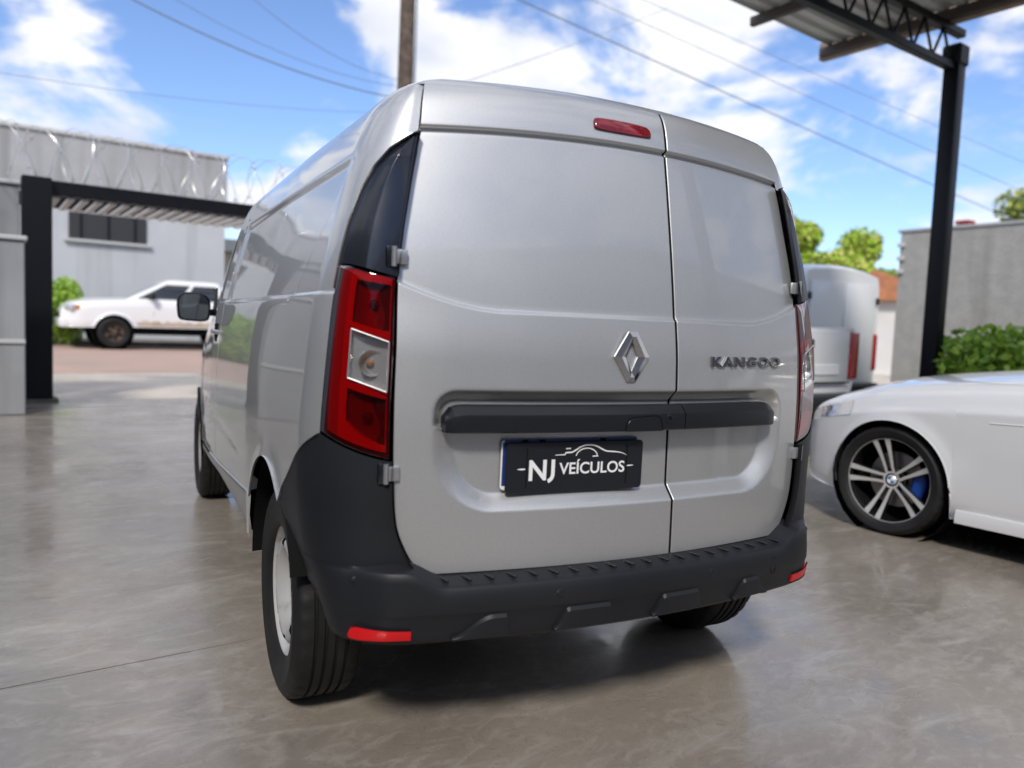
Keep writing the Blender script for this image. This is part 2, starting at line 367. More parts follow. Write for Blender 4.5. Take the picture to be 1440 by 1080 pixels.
for m in (-1, 1):
    fr = np.concatenate([LIN(0, .2, 12)[:-1], LIN(.2, .96, 26)[:-1], LIN(.96, .985, 4)[:-1], LIN(.985, 1, 7)])
    vb = zb_side(yfull); V = vb[None, :]+fr[:, None]*(1.212-vb[None, :]); S = np.broadcast_to(Sc, V.shape)
    b = P(S, V); o = side_off(b[..., 1], b[..., 2]); mb.grid(PO(S, V, o, m), m < 0, custom=True, flange=(.006, 'B'))
    zz_ = LIN(.385, .552, 12)[:, None]; y0_ = HUBR+RAY*np.sqrt(np.maximum(1-((zz_-RW)/RA)**2, 0)); Ys = y0_+LIN(0, 1, 8)[None]*(1.062-y0_); Zs = zz_*np.ones_like(Ys)
    mb.grid(PO(S_of_y(Ys, .6), Zs, -.001+.006*np.exp(-((np.hypot((Ys-HUBR)*RA/RAY, Zs-RW)-RA)/.045)**2), m), m < 0, custom=True)
    v2 = np.concatenate([LIN(1.212, 1.25, 5)[:-1], LIN(1.25, 1.30, 9)[:-1], LIN(1.30, 1.53, 20)[:-1], LIN(1.53, 1.60, 15)[:-1], LIN(1.60, 1.636, 9)])
    V = np.broadcast_to(v2[:, None], (len(v2), len(Sc))); se = s_e(v2)[:, None]; S = se+(Sc[None]-.6)/1.4*(2-se)
    b = P(S, V); o = side_off(b[..., 1], b[..., 2]); mb.grid(PO(S, V, o, m), m < 0, custom=True, flange=(.012, 'L'))
    v3 = LIN(1.636, 1.782, 16); s3 = np.concatenate([LIN(.004, 1, 22), LIN(1.03, 2, 50)])
    V, S = np.meshgrid(v3, s3, indexing='ij'); mb.grid(PO(S, V, -.006*(1-sstep(S/.2)), m), m < 0, custom=True)
    v4 = LIN(1.782, 1.998, 14); s4 = np.concatenate([LIN(-1, 0, 12)[:-1], LIN(.004, 1, 12)[:-1], LIN(1, 2, 20)])
    V, S = np.meshgrid(v4, s4, indexing='ij'); mb.grid(PO(S, V, np.zeros_like(V), m), m < 0, custom=True)
mb.build('body', ['silver', 'dark'], van)
# --- front end: lower front door and fender, cab glass, bonnet, nose
tap = pch([2.3, 2.8, 3.3, 3.7, 4.0, 4.15, 4.24], [.0, .014, .034, .06, .11, .19, .30])
ztf = pch([2.3, 2.35, 3.0, 3.25, 3.5, 3.9, 4.1, 4.24], [1.212, 1.212, 1.19, 1.165, 1.10, 1.0, .92, .83])
mb = MB(); fend = MB()
for m in (-1, 1):
    RF = .375
    yy = np.concatenate([LIN(2.35, 3.04, 16)[:-1], [3.05], HUBF-RF*np.cos(LIN(0, math.pi, 30)), [3.81], LIN(3.83, 4.24, 10)])
    zb = np.where(np.abs(yy-HUBF) <= RF+1e-6, RW+np.sqrt(np.maximum(RF**2-(yy-HUBF)**2, 0)), sill(yy)); zb = np.where(yy > 3.82, .30, zb)
    f_ = LIN(0, 1, 24)[:, None]; Zz = zb+f_*(ztf(yy)-zb); Yy = np.broadcast_to(yy, Zz.shape)
    X = _hw(Zz)+.012-tap(Yy)-.055*sstep((Yy-2.35)/.9)*sstep((Zz-.8)/.5)
    r = np.hypot(Yy-HUBF, Zz-RW); X = X+.004*np.exp(-((r-RA)/.045)**2)-.004*np.exp(-((Zz-.62-.02*Yy)/.012)**2)*(Yy < 3.05)
    g = np.abs(Yy-3.12); X = X-.006*(g < .012)
    A = np.stack([m*X, Yy, Zz], -1); MB().grid(A, m < 0, custom=True, flange=(.012, 'B'), flange_mi=1).build('front_fender', ['silver', 'dark'], van)
vs = np.concatenate([LIN(1.212, 1.60, 14), LIN(1.64, 1.998, 12)])
gv = np.interp(vs, [1.212, 1.60, 1.66, 2.0], [0, .10, .22, .98])
ws = LIN(0, 1, 22); A = np.zeros((len(ws), 2*len(vs), 3))
base = P(np.full(len(vs), 2.), vs)
for k, w in enumerate(ws):
    ang = gv*math.pi/2
    cow = np.stack([.752*np.cos(ang)**.8, 3.27+.30*np.sin(ang), 1.165+.02*np.sin(ang)], -1)
    zz = base[:, 2]*(1-w)+cow[:, 2]*w+.10*w*(1-w)*sstep((vs-1.212)/.5)
    row = np.stack([base[:, 0]*(1-w)+cow[:, 0]*w+.02*w*(1-w), base[:, 1]*(1-w)+cow[:, 1]*w, zz], -1)
    L = row.copy(); L[:, 0] *= -1; A[k] = np.concatenate([L, row[::-1]])
nj = A.shape[1]; MI = np.zeros((len(ws)-1, nj-1), int)
for k in range(len(ws)-1):
    for j in range(nj-1):
        jj = j if j < len(vs) else nj-2-j
        if 1 <= jj <= 10 and k <= 16: MI[k, j] = 1
        if jj >= 14 and k >= 3: MI[k, j] = 1
        if (jj in (0, 11) and k <= 17) or (jj <= 10 and k == 17): MI[k, j] = 2
mb = MB(); mb.grid(A, True, MI, custom=True); mb.build('cab', ['silver', 'glass', 'black_gloss'], van)
mb = MB(); na = 21; aa = LIN(-1, 1, na)
rows = []
for (hwid, ye, yc_, ze, zc_) in [(.752, 3.27, 3.57, 1.165, 1.185), (.745, 3.55, 3.80, 1.085, 1.13), (.72, 3.9, 4.06, 1.0, 1.03), (.64, 4.13, 4.22, .90, .92), (.55, 4.24, 4.30, .83, .80), (.57, 4.25, 4.33, .70, .66), (.60, 4.25, 4.34, .50, .48), (.57, 4.24, 4.30, .30, .26)]:
    rows.append(np.stack([hwid*aa, yc_+(ye-yc_)*aa**2, zc_+(ze-zc_)*aa**4], -1))
mb.grid(np.array(rows), True, custom=True); mb.build('bonnet', 'silver', van)
# --- dark inner structure
mb = MB()
V, S = np.meshgrid(LIN(.45, 1.75, 20), LIN(-1, 1.1, 24), indexing='ij')
for m in (-1, 1): mb.grid(PO(S, V, np.full_like(V, -.045), m), m < 0)
mb.box((0, 2.2, .36), (1.50, 4.0, .03)); mb.box((0, 1.6, .62), (1.16, 2.6, .5))
for m in (-1, 1):
    for hy in (HUBR, HUBF):
        ry = (RAY if hy == HUBR else .375)+.006; rz_ = (RA if hy == HUBR else .375)+.006
        th = LIN(.06, math.pi-(.36 if hy == HUBR else .16), 34); A = np.array([[(m*x, hy+k_*ry*math.cos(t), RW+k_*rz_*math.sin(t)) for t in th] for x, k_ in ((.857 if hy == HUBR else .83, .992), (.80, 1.02), (.56, 1.02), (.555, .5), (.55, .02))]); mb.grid(A)
mb.tube([(-.62, HUBR, .30), (.62, HUBR, .30)], .04, 10)
mb.box((.25, .32, .33), (.50, .22, .12), bev=.04, seg=2)
mb.build('underbody', 'dark', van)
# --- rear doors
SEAM = pch([.4, .53, 1.17, 1.65, 1.8], [.133, .132, .124, .116, .122])
def crease_v(x): return 1.172+.060*np.maximum((np.abs(x)-.40)/.253, 0)**1.8
def recess(x, z):
    """0 outside .. 1 on the recess floor"""
    X = np.abs(x); zc0, hz, hx = .825, .153, .574
    rb = np.where(z < zc0, .16, .06)
    qx = X-hx+rb; qz = np.abs(z-zc0)-hz+rb
    sd = np.minimum(np.maximum(qx, qz), 0)+np.hypot(np.maximum(qx, 0), np.maximum(qz, 0))-rb
    ang = np.clip(np.abs(X-.50)/.07, 0, 1)
    width = np.where(z > zc0+.06, .03, .040+.028*sstep((X-.40)/.14))
    t = np.clip(-sd/width, 0, 1); return t*t*(3-2*t)*.25+t*.75
def make_door(m, x_in, x_out):
    """x_in/x_out: seam function and hinge-edge function, signed x"""
    segs = []
    Vr = []
    nb = np.concatenate([LIN(0, .09, 16)[:-1], LIN(.09, .80, 96)[:-1], LIN(.80, .985, 16)[:-1], LIN(.985, 1, 6)])
    u = np.concatenate([LIN(0, .03, 4)[:-1], LIN(.03, .97, 120)[:-1], LIN(.97, 1, 4)])
    def xs_at(vn):
        a = x_out(vn); b = x_in(vn)
        return (a+(b-a)*u) if m < 0 else (b+(a-b)*u)
    rowsX = []; rowsV = []; rowsO = []
    for f in nb:
        vn = .522+f*(1.185-.522); x = xs_at(vn); top = crease_v(x)-.004
        v = .522+f*(top-.522); rowsX.append(x); rowsV.append(v); rowsO.append(-.034*recess(x, v))
    for dz, o in ((.0, -.0006), (.003, -.003), (.0065, -.0062), (.010, -.0072)):
        x = xs_at(1.185); rowsX.append(x); rowsV.append(crease_v(x)-.002+dz); rowsO.append(np.full_like(x, o))
    for f in LIN(0, 1, 40)[1:]:
        vn = 1.195+f*(1.638-1.195); x = xs_at(vn); bot = crease_v(x)+.008
        rowsX.append(x); rowsV.append(bot+f*(1.638-bot)); rowsO.append(np.full_like(x, -.0072))
    for v, o in ((1.6405, -.0085), (1.643, -.013), (1.647, -.0155), (1.6505, -.013), (1.653, -.004), (1.656, .0005), (1.660, .0015)):
        x = xs_at(v); rowsX.append(x); rowsV.append(np.full_like(x, v)); rowsO.append(np.full_like(x, o))
    for v in LIN(1.667, 1.782, 16):
        x = xs_at(v); rowsX.append(x); rowsV.append(np.full_like(x, v)); rowsO.append(np.full_like(x, .0015))
    X = np.array(rowsX); Vv = np.array(rowsV); O = np.array(rowsO)
    A = rear(X, Vv); A[..., 1] -= O*1.0
    # soften the flat skin with slight pressing waves
    A[..., 1] += .0006*np.sin(X*9+1.3)*np.sin(Vv*7)
    mb = MB(); mb.grid(A, True, custom=True, flange=(.022, 'LRBT'), flange_mi=1)
    return mb.build('rear_door', ['silver', 'dark'], van)
doorL = make_door(-1, lambda v: SEAM(v)-.006, lambda v: -DE(v))
doorR = make_door(1, lambda v: SEAM(v)+.006, lambda v: DE(v))
doorL['label'] = 'wide left rear door carrying the emblem and plate'; doorR['label'] = 'narrow right rear door with chrome lettering'
def rear_y(x, z): return float(_c(z)+.17*x*x)
# black handle bar in two lengths
def bar(x0, x1, parent, endL, endR):
    n = 40; xs = LIN(x0, x1, n); prof = []
    for t, o in ((.880, -.02), (.880, .020), (.884, .0255), (.918, .027), (.926, .026), (.943, .010), (.948, .002), (.948, -.02)): prof.append((t, o))
    A = np.zeros((len(prof), n, 3))
    for i, (z, o) in enumerate(prof):
        for j, x in enumerate(xs):
            d = 1.
            if endL: d = min(d, math.sqrt(max(0, 1-max(0, (x0+.05-x)/.05)**2)))
            if endR: d = min(d, math.sqrt(max(0, 1-max(0, (x-x1+.05)/.05)**2)))
            zz = z if z < .9 else .9+(z-.9)*(.35+.65*d)
            A[i, j] = (x, rear_y(x, z)-(o if o < 0 else o*(.45+.55*d))-.002, zz)
    mb = MB(); mb.grid(A, True)
    for j in (0, -1): mb.add(A[:, j], [tuple(range(len(prof)))])
    return mb.build('handle_bar', 'bar', parent, angle=25)
bar(-.548, .136, doorL, True, False); bar(.1395, .527, doorR, False, True)
mb = MB()   # pull flap outline set into the bar
pts = [(-.062, .881), (-.060, .902), (-.052, .914), (-.036, .9185), (.034, .9225), (.046, .919), (.054, .908), (.060, .881)]
for (xa, za), (xb, zb_) in zip(pts[:-1], pts[1:]):
    mb.tube([(xa, rear_y(xa, .9)-.0293, za), (xb, rear_y(xb, .9)-.0293, zb_)], .0014, 5)
mb.build('pull_flap_gap', 'dark', doorL)
mb = MB(); poly = [(a, b-.001) for a, b in [(-.059, .8805), (-.057, .901), (-.050, .911), (-.036, .9155), (.034, .9195), (.044, .916), (.051, .906), (.057, .8805)]]
mb.prism(poly[::-1], (0, rear_y(0, .9)-.028, 0), (1, 0, 0), (0, 0, 1), .0018, bev=.0008); mb.build('pull_flap', 'bar', doorL)
mb = MB(); yl = rear_y(.081, .9)-.029
mb.lathe([(.0, 0.002), (.006, .002), (.0065, -.001), (.0115, -.002), (.013, .003)], (.081, yl, .913), 'y', 24); mb.build('key_lock', 'black_gloss', doorL)
mb = MB(); mb.lathe([(0, 0), (.0045, 0)], (.081, yl-.0005, .913), 'y', 16); mb.build('key_slot', 'dark', doorL)
# diamond emblem
def emblem(cx, cz, w, h):
    t = .24
    out = [(0+.013, h), (w, 0), (.013, -h), (-.013, -h), (-w, 0), (-.013, h)]
    inn = [(0, h*.60), (w*.34, 0), (0, -h*.60), (-w*.34, 0)]
    o6 = out; i6 = [inn[0], inn[1], inn[2], inn[2], inn[3], inn[0]]
    V = []; F = []
    y0 = rear_y(cx, cz)-.001
    def pt(p, d): return (cx+p[0], y0-d, cz+p[1])
    mid = [((a[0]+b[0])/2, (a[1]+b[1])/2) for a, b in zip(o6, i6)]
    k = 6
    for ring, d in ((o6, 0), (o6, .007), (mid, .013), (i6, .006), (i6, 0)):
        V += [pt(q, d) for q in ring]
    for r in range(4):
        for i in range(k):
            j = (i+1) % k
            if r >= 2 and i6[i] == i6[j]: 
                F.append((r*k+i, r*k+j, (r+1)*k+i)); continue
            F.append((r*k+i, r*k+j, (r+1)*k+j, (r+1)*k+i))
    mb = MB(); mb.add(V, F); return mb.build('emblem', 'emblem_chrome', doorL, angle=10)
emblem(-.034, 1.077, .056, .0675)
# model lettering
V, F = text_mesh('KANGOO', .042, .0040, .0006, .0010, 1.18)
x0, x1 = V[:, 0].min(), V[:, 0].max(); V[:, 0] = (V[:, 0]-x0)/(x1-x0)*.308; V[:, 1] = V[:, 1]-V[:, 1].min(); V[:, 1] *= .0295/V[:, 1].max()
W3 = np.zeros_like(V); W3[:, 0] = .250+V[:, 0]; W3[:, 2] = 1.0535+V[:, 1]+.003*V[:, 0]; W3[:, 1] = _c(W3[:, 2])+.17*W3[:, 0]**2-.004-V[:, 2]
mb = MB(); mb.add(W3, F); mb.build('model_lettering', 'letter_chrome', doorR, angle=30)
# number plate, cover and its print
PX, PZ, PY = -.176, .784, -.002
def rrect(w, h, r, n=6):
    p = []
    for cx_, cy_, a in ((w-r, h-r, 0), (-w+r, h-r, 90), (-w+r, -h+r, 180), (w-r, -h+r, 270)):
        for i in range(n+1): t = rad(a+90*i/n); p.append((cx_+r*math.cos(t), cy_+r*math.sin(t)))
    return p
tilt = .062   # the plate follows the door's curve towards the right
PUX = np.array([math.cos(tilt), -math.sin(tilt), 0.]); PUZ = np.array([.008, 0, 1.])
def pp(a, b, d): return np.array([PX, PY, PZ])+PUX*a+PUZ*b+np.array([-math.sin(tilt), -math.cos(tilt), 0])*d
plate = MB().prism(rrect(.203, .066, .01), pp(-.010, .008, -.006), PUX, PUZ, .004, bev=.001).build('number_plate', 'plate_white', doorL)
MB().prism([(-.196, .052), (.196, .052), (.196, .0715), (-.196, .0715)], pp(-.010, .002, -.004), PUX, PUZ, .0035).build('blue_strip', 'plate_blue', doorL)
MB().prism([(-.2, -.052), (-.19, -.052), (-.19, .06), (-.2, .06)], pp(-.010, .006, -.004), PUX, PUZ, .003).build('blue_strip', 'plate_blue', doorL)
MB().prism(rrect(.203, .066, .011), pp(0, 0, .004), PUX, PUZ, .005, bev=.0015).build('plate_cover', 'plate_black', doorL)
DP = .0096
mb = MB()
def put_text(txt, x0, x1, z0, z1, off=0):
    V, F = text_mesh(txt, .05, .0002, 0, off)
    a, b = V[:, 0].min(), V[:, 0].max(); c, d = V[:, 1].min(), V[:, 1].max()
    q = np.array([pp(x0+(p[0]-a)/(b-a)*(x1-x0), z0+(p[1]-c)/(d-c)*(z1-z0), DP+p[2]) for p in V]); mb.add(q, F)
put_text('N', -.139, -.089, -.034, .020, .0012)
put_text('VEÍCULOS', -.052, .146, -.0205, .0185, .0007)
def stroke(pts, w):
    pts = np.asarray(pts, float); t = nrm(np.gradient(pts, axis=0)); n = np.stack([-t[:, 1], t[:, 0]], -1); w = np.broadcast_to(w, (len(pts),))[:, None]
    A = np.stack([np.array([pp(*q, DP) for q in pts-n*w]), np.array([pp(*q, DP) for q in pts+n*w])]); mb.grid(A)
J = [(-.070, .020), (-.070, -.015)]+[(-.087+.017*math.cos(rad(a)), -.018-.019*math.sin(rad(a))) for a in range(0, 85, 10)]
stroke(J, .0052)
CAR = [(-.066, .031), (-.052, .0315), (-.037, .032), (-.034, .037), (-.018, .0375), (-.006, .043), (.008, .051), (.026, .056), (.044, .0555), (.060, .051), (.076, .043), (.090, .038), (.108, .0365), (.126, .0345), (.142, .030), (.152, .025)]
cf = np.array(CAR); tt = LIN(0, len(cf)-1, 60); stroke(np.stack([pch(range(len(cf)), cf[:, 0])(tt), pch(range(len(cf)), cf[:, 1])(tt)], -1), np.interp(tt, [0, 3, 12, 15], [.0007, .0019, .0017, .0004]))
stroke([(-.003+.0+.031+.034*math.cos(rad(a))*.95, .024+.0235*math.sin(rad(a))) for a in range(170, 9, -8)], .0014)
stroke([(.046, .0255), (.063, .0258)], .0015); stroke([(-.035, .0475), (-.020, .048)], .0014)
stroke([(-.172, -.003), (-.161, -.003), (-.150, -.003)], [.0006, .0022, .0016]); stroke([(.152, -.0035), (.163, -.003), (.174, -.003)], [.0012, .0017, .0005])
mb.build('plate_print', 'plate_white', doorL)
mb = MB()
for xx in (-.146, .152): MB().prism([(xx-.0012, -.052), (xx+.0012, -.052), (xx+.0012, .052), (xx-.0012, .052)], pp(0, 0, .009), PUX, PUZ, .0012).build('plate_slot', 'dark', doorL)
for xx in (-.148, -.10, .08): MB().prism([(xx-.006, .060), (xx+.006, .060), (xx+.006, .0725), (xx-.006, .0725)], pp(0, 0, .0), PUX, PUZ, .006).build('plate_clip', 'dark', doorL)
# high brake lamp
bl = MB(); pts = [(-.118, .0), (-.124, .010), (-.121, .034), (-.108, .0405), (-.03, .0405), (.045, .038), (.060, .030), (.0645, .008), (.058, .0005)]
for _ in range(2): pts = [q for a, b in zip(pts, pts[1:]+pts[:1]) for q in ((a[0]*.75+b[0]*.25, a[1]*.75+b[1]*.25), (a[0]*.25+b[0]*.75, a[1]*.25+b[1]*.75))]
def bl_pt(x, dz, o):
    v = 1.681+dz-.004*x; r_ = rear(np.array([x]), np.array([v]))[0]; return (r_[0], r_[1]-o, r_[2])
cx_, cz_ = -.03, .020
rings = [[bl_pt(x, z, -.004) for x, z in pts], [bl_pt(x, z, .004) for x, z in pts], [bl_pt(cx_+(x-cx_)*.96, cz_+(z-cz_)*.82, .009) for x, z in pts]]
V = sum(rings, []); n = len(pts); F = [(k*n+i, k*n+(i+1) % n, (k+1)*n+(i+1) % n, (k+1)*n+i) for k in range(2) for i in range(n)]+[tuple(2*n+i for i in range(n))]
bl.add(V, F).build('brake_lamp', 'brake_red', doorL, angle=60)
# --- lamps, pillars, hinges
def lamp_vb(s): return .806+.062*np.clip(s/.59, 0, 1)**1.3+.0*s
def lamp_vt(s): return np.interp(s, [0, .40, .46, .60], [1.243, 1.266, 1.269, 1.270])
for m in (-1, 1):
    lamp = empty('tail_lamp', parent=van)
    ss = LIN(.012, .588, 130); ff = LIN(0, 1, 200)
    S = np.broadcast_to(ss, (200, 130)); F_ = ff[:, None]*np.ones_like(S); V = lamp_vb(S)+F_*(lamp_vt(S)-lamp_vb(S))
    a = (S-.012)/.576
    inA = (a > .05) & (a < .57+.02*F_)
    clear = inA & (F_ > .365+.03*a) & (F_ < .635+.03*a)
    # smoked frame lines round the clear window are built below; lens faces
    c_ = clear[:-1, :-1] & clear[1:, 1:]
    sub = np.where(c_, 1, 0)
    bulge = .010*np.sin(np.clip(a, 0, 1)*math.pi)**.5*np.sin(np.clip(F_, 0, 1)*math.pi)**.3
    MB().grid(PO(S, V, bulge+.001, m), m < 0, sub, custom=True).build('lens', ['red_lens', 'clear_lens'], lamp)
    up = inA & (F_ > .695) & (F_ < .95-.03*a); lo = inA & (F_ > .07+.34*np.clip(a-.1, 0, 1)**2) & (F_ < .325)
    depth = np.where(up | lo | clear, .014+.014*np.clip(1-((a-.34)/.26)**2, 0, 1), .003)
    depth = np.where((a > .9) | (a < .03) | (F_ < .03) | (F_ > .975), .006, depth)
    # curved chamber walls
    MI = np.full((199, 129), 1)                       # bright prism band
    cc = (up | lo)[:-1, :-1]; MI[cc] = 2; MI[clear[:-1, :-1]] = 0
    MI[((a > .69) & ~inA)[:-1, :-1]] = 4
    bowl = (up | lo) & (a < .17+.06*np.cos((F_*3.3) % 1*2*math.pi)); MI[bowl[:-1, :-1]] = 3
    ed = ((a > .88) | (a < .035) | (F_ < .035) | (F_ > .985))[:-1, :-1]; MI[ed] = 3
    side = ((a > .30) & inA & (up | lo))[:-1, :-1]
    MB().grid(PO(S, V, bulge-depth, m), m < 0, MI, custom=False).build('reflector', ['reflector', 'lamp_white', 'lamp_comp', 'lamp_dark', 'lamp_mid'], lamp)
    for sb, fb, mt, rr in ((.18, .83, 'bulb_dark', .013), (.19, .50, 'bulb_amber', .011), (.18, .20, 'bulb_dark', .014)):
        vb_ = lamp_vb(sb)+fb*(lamp_vt(sb)-lamp_vb(sb)); c0 = PO(np.array([sb]), np.array([vb_]), np.array([-.016]), m)[0]
        MB().lathe([(.0005, -rr), (rr*.6, -rr*.8), (rr, -.2*rr), (rr*.9, .6*rr), (rr*.5, rr)], c0, 'y', 18).build('bulb', mt, lamp)
    vb_ = lamp_vb(.19)+.50*(lamp_vt(.19)-lamp_vb(.19)); c0 = PO(np.array([.19]), np.array([vb_]), np.array([-.020]), m)[0]
    MB().lathe([(.009, .006), (.018, .001), (.027, -.008), (.032, -.016)], c0, 'y', 32).build('bulb_bowl', 'reflector', lamp)
    # chrome frame of the clear window
    aL, aR = .055, .578; fr_ = []
    for (aa_, fb) in ((aL, .367), (aL, .637), (aR, .652), (aR, .382), (aL, .367)):
        s_ = .012+.576*aa_; v_ = lamp_vb(s_)+fb*(lamp_vt(s_)-lamp_vb(s_)); fr_.append(PO(np.array([s_]), np.array([v_]), np.array([.0125]), m)[0])
    mbf = MB()
    for p0, p1 in zip(fr_[:-1], fr_[1:]): mbf.tube([p0, (p0+p1)/2+np.array([0, -.001, 0]), p1], .0021, 6)
    mbf.build('lens_frame', 'hinge', lamp)
    # black pillar trim above the lamp
    vp = np.concatenate([LIN(0, .75, 30)[:-1], LIN(.75, 1, 26)]); us = np.concatenate([LIN(0, .44, 14), LIN(.46, 1, 14)])
    S = np.zeros((len(vp), len(us))); V = S.copy()
    for i, f in enumerate(vp):
        vt = 1.636; vn = 1.262+f*(vt-1.262); so = float(s_e(vn))-.002
        S[i] = .008+us*max(so-.008, .001)
        lo_ = lamp_vt(S[i])+.003; V[i] = lo_+f*(vt-lo_)
    U = np.broadcast_to(us, S.shape); fade = np.clip((1-vp)*6, 0, 1)[:, None]
    ridge = .012*np.where(U < .45, U/.45, (1-U)/.55)*fade
    A = PO(S, V, ridge+.001, m)
    pb = MB(); pb.grid(A[:, :14], m < 0, custom=True, flange=(.02, 'L')); pb.grid(A[:, 13:], m < 0, custom=True)
    pil = pb.build('pillar_trim', 'black_gloss', van)
    for hz, hx in ((1.302, .0), (.780, .0)):
        ex = float(DE(hz)); y0 = rear_y(ex, hz)
        MB().box((m*(ex+.026), y0+.004, hz), (.030, .02, .052), bev=.005, seg=2).build('hinge_socket', 'black_gloss', van)
        hb = MB(); hb.box((m*(ex+.006), y0-.006, hz), (.034, .012, .036), bev=.003, seg=2); hb.tube([(m*(ex+.022), y0-.007, hz-.024), (m*(ex+.022), y0-.007, hz+.024)], .0075, 12)
        hb.build('hinge', 'hinge', van)
# --- bumper
bump = MB()
def y_arch(z): return HUBR-RAY*np.sqrt(np.maximum(1-((z-RW)/RA)**2, 0))-.015
ZC = .548
for m in (-1, 1):
    # upper corner piece: under the lamp, round to the wheel arch
    na = 50; a = LIN(0, 1, na)
    sB = .004+a*(S_of_y(y_arch(ZC), .6)-.004)
    sT0 = .006; s_end = float(S_of_y(.41, .65))
    sT = .006+a*(s_end-.006)
    yT = P(sT, np.full(na, .75))[:, 1]
    vT = np.where(sT < .60, lamp_vb(sT)-.004, zb_side(np.maximum(yT, .12))+.003)
    vT[-1] = .640
    # smooth the top near the lamp corner
    fr = LIN(0, 1, 28)[:, None]
    S = sB*(1-fr)+sT*fr; V = ZC+fr*(vT-ZC)
    s_in = (DE(V[:, :1])+.0075)/_xa0(V[:, :1])-1; S = S+(np.minimum(s_in, .006)-.005)*(1-np.clip(a/.35, 0, 1))
    off = .005+.004*(1-sstep(fr*2.2))*np.ones_like(S)-.027*sstep((S-.15)/.75)*(1-fr)**1.5
    bump.grid(PO(S, V, off, m), m < 0, custom=True, flange=(.02, 'L'))
    # lower bar, rear centre to wheel arch
    s_l = np.concatenate([LIN(-1, -.12, 60)[:-1], LIN(-.12, 1, 50)[:-1], LIN(1, float(S_of_y(.30, .6)), 10)])
    base = P(s_l, np.full(len(s_l), .55)); e = 1e-3
    tg = P(s_l+e, np.full(len(s_l), .55))-P(s_l-e, np.full(len(s_l), .55)); no = nrm(np.stack([tg[:, 1], -tg[:, 0], 0*tg[:, 0]], -1))
    k = sstep((s_l+.10)/.40)            # 0 on the rear face, 1 round the corner
    rise = sstep((np.abs(base[:, 0])-.535)/.10)
    zl = (.512-.006*np.abs(base[:, 0]))*(1-rise)+ZC*rise
    k2 = sstep((s_l-.15)/.75)
    O = lambda rear_o, side_o: rear_o*(1-k)+side_o*k
    if m == -1: bump_lip = (s_l, zl)
    rows_ = []
    T_ = lambda d: -d*k2
    defs = [(O(-.012, .0095)+T_(.027), zl+.016*(1-k)+.004*k), (O(.050, .0098)+T_(.0285), zl+.002*(1-k)-.002*k), (O(.058, .0112)+T_(.031), zl-.002-.003*k), (O(.0635, .0140)+T_(.036), zl-.010), (O(.066, .0185)+T_(.0445), zl-.024),
            (O(.068, .024)+T_(.062), .47+.012*k), (O(.067, .026)+T_(.078), .447+0*zl), (O(.063, .026)+T_(.080), .441+0*zl), (O(.056, .0255)+T_(.086), .425+0*zl), (O(.048, .024)+T_(.099), .395+0*zl), (O(.043, .020)+T_(.110), .374+0*zl), (O(.034, .012)+T_(.112), .364+.004*k), (O(-.10, -.10)+T_(.06), .370+0*zl)]
    ya = base[:, 1]
    for o_, z_ in defs:
        q = base.copy(); q = q+no*o_[:, None]; q[:, 2] = z_; 
        lim = y_arch(np.clip(z_, .33, .7)); t_ = sstep((s_l-1.0)/max(s_l[-1]-1, 1e-6))*(s_l > 1)
        q[:, 1] = q[:, 1]*(1-t_)+lim*t_; q[:, 0] *= m; rows_.append(q)
    A = np.array(rows_)
    n0 = 0
    # split at hard edges so the creases stay crisp
    bump.grid(A[:3], m > 0, custom=True); bump.grid(A[2:8], m > 0, custom=True); bump.grid(A[7:], m > 0, custom=True)
bumper = bump.build('rear_bumper', 'black_plastic', van)
def bar_pt(x, z, o=0.):
    """point on the lower bumper face"""
    ax = abs(x); s_ = (ax/float(_xa0(.55))-1)
    O = np.interp(z, [.37, .395, .425, .441, .447, .47, .49], [.043, .048, .056, .063, .067, .068, .066])
    return np.array([x, float(_c(.55)+.17*x*x)-O-o, z])
for x in np.arange(-.545, .56, .0575):     # anti-slip ribs on the ledge
    y_ = float(_c(.55)+.17*x*x); zz = .512-.006*abs(x)
    MB().box((x, y_-.026, zz+.011), (.008, .040, .006), R=Matrix.Rotation(.22, 3, 'Z'), bev=.002).build('step_rib', 'black_plastic', bumper)
for px0, px1, sh in ((-.53, -.385, 'L'), (-.262, -.092, 'M'), (.038, .205, 'M'), (.345, .495, 'R')):
    n = 24; xs = LIN(px0, px1, n); zt = np.full(n, .434)
    w = .035 if sh == 'M' else (.10 if sh == 'L' else .05)
    up_ = sstep((xs-px0)/w) if sh != 'R' else sstep((xs-px0)/.04)
    dn = sstep((px1-xs)/.010) if sh != 'R' else sstep((px1-xs)/.06)
    ht = .380+(.436-.380)*np.minimum(up_, dn)
    A = np.zeros((6, n, 3))
    for j, x in enumerate(xs):
        for i, (f, o) in enumerate(((-.02, -.01), (.0, .002), (.10, .013), (.55, .0125), (.86, .010), (1., .0))):
            z = .372+f*(ht[j]-.372); A[i, j] = bar_pt(x, z, o)
    pd = MB(); pd.grid(A, True); pd.add(A[:, -1], [tuple(range(6))]); pd.add(A[:, 0], [tuple(range(6))[::-1]])
    pd.build('bumper_pad', 'black_plastic', bumper, angle=22)
for x in (-.257, .236):
    c0 = bar_pt(x, .473, .0); MB().lathe([(.0, -.002), (.0072, -.002), (.008, .0), (.0085, .001), (.0110, -.0005), (.0135, .001), (.014, .004)], c0, 'y', 24).build('parking_sensor', 'black_plastic', bumper, angle=15)
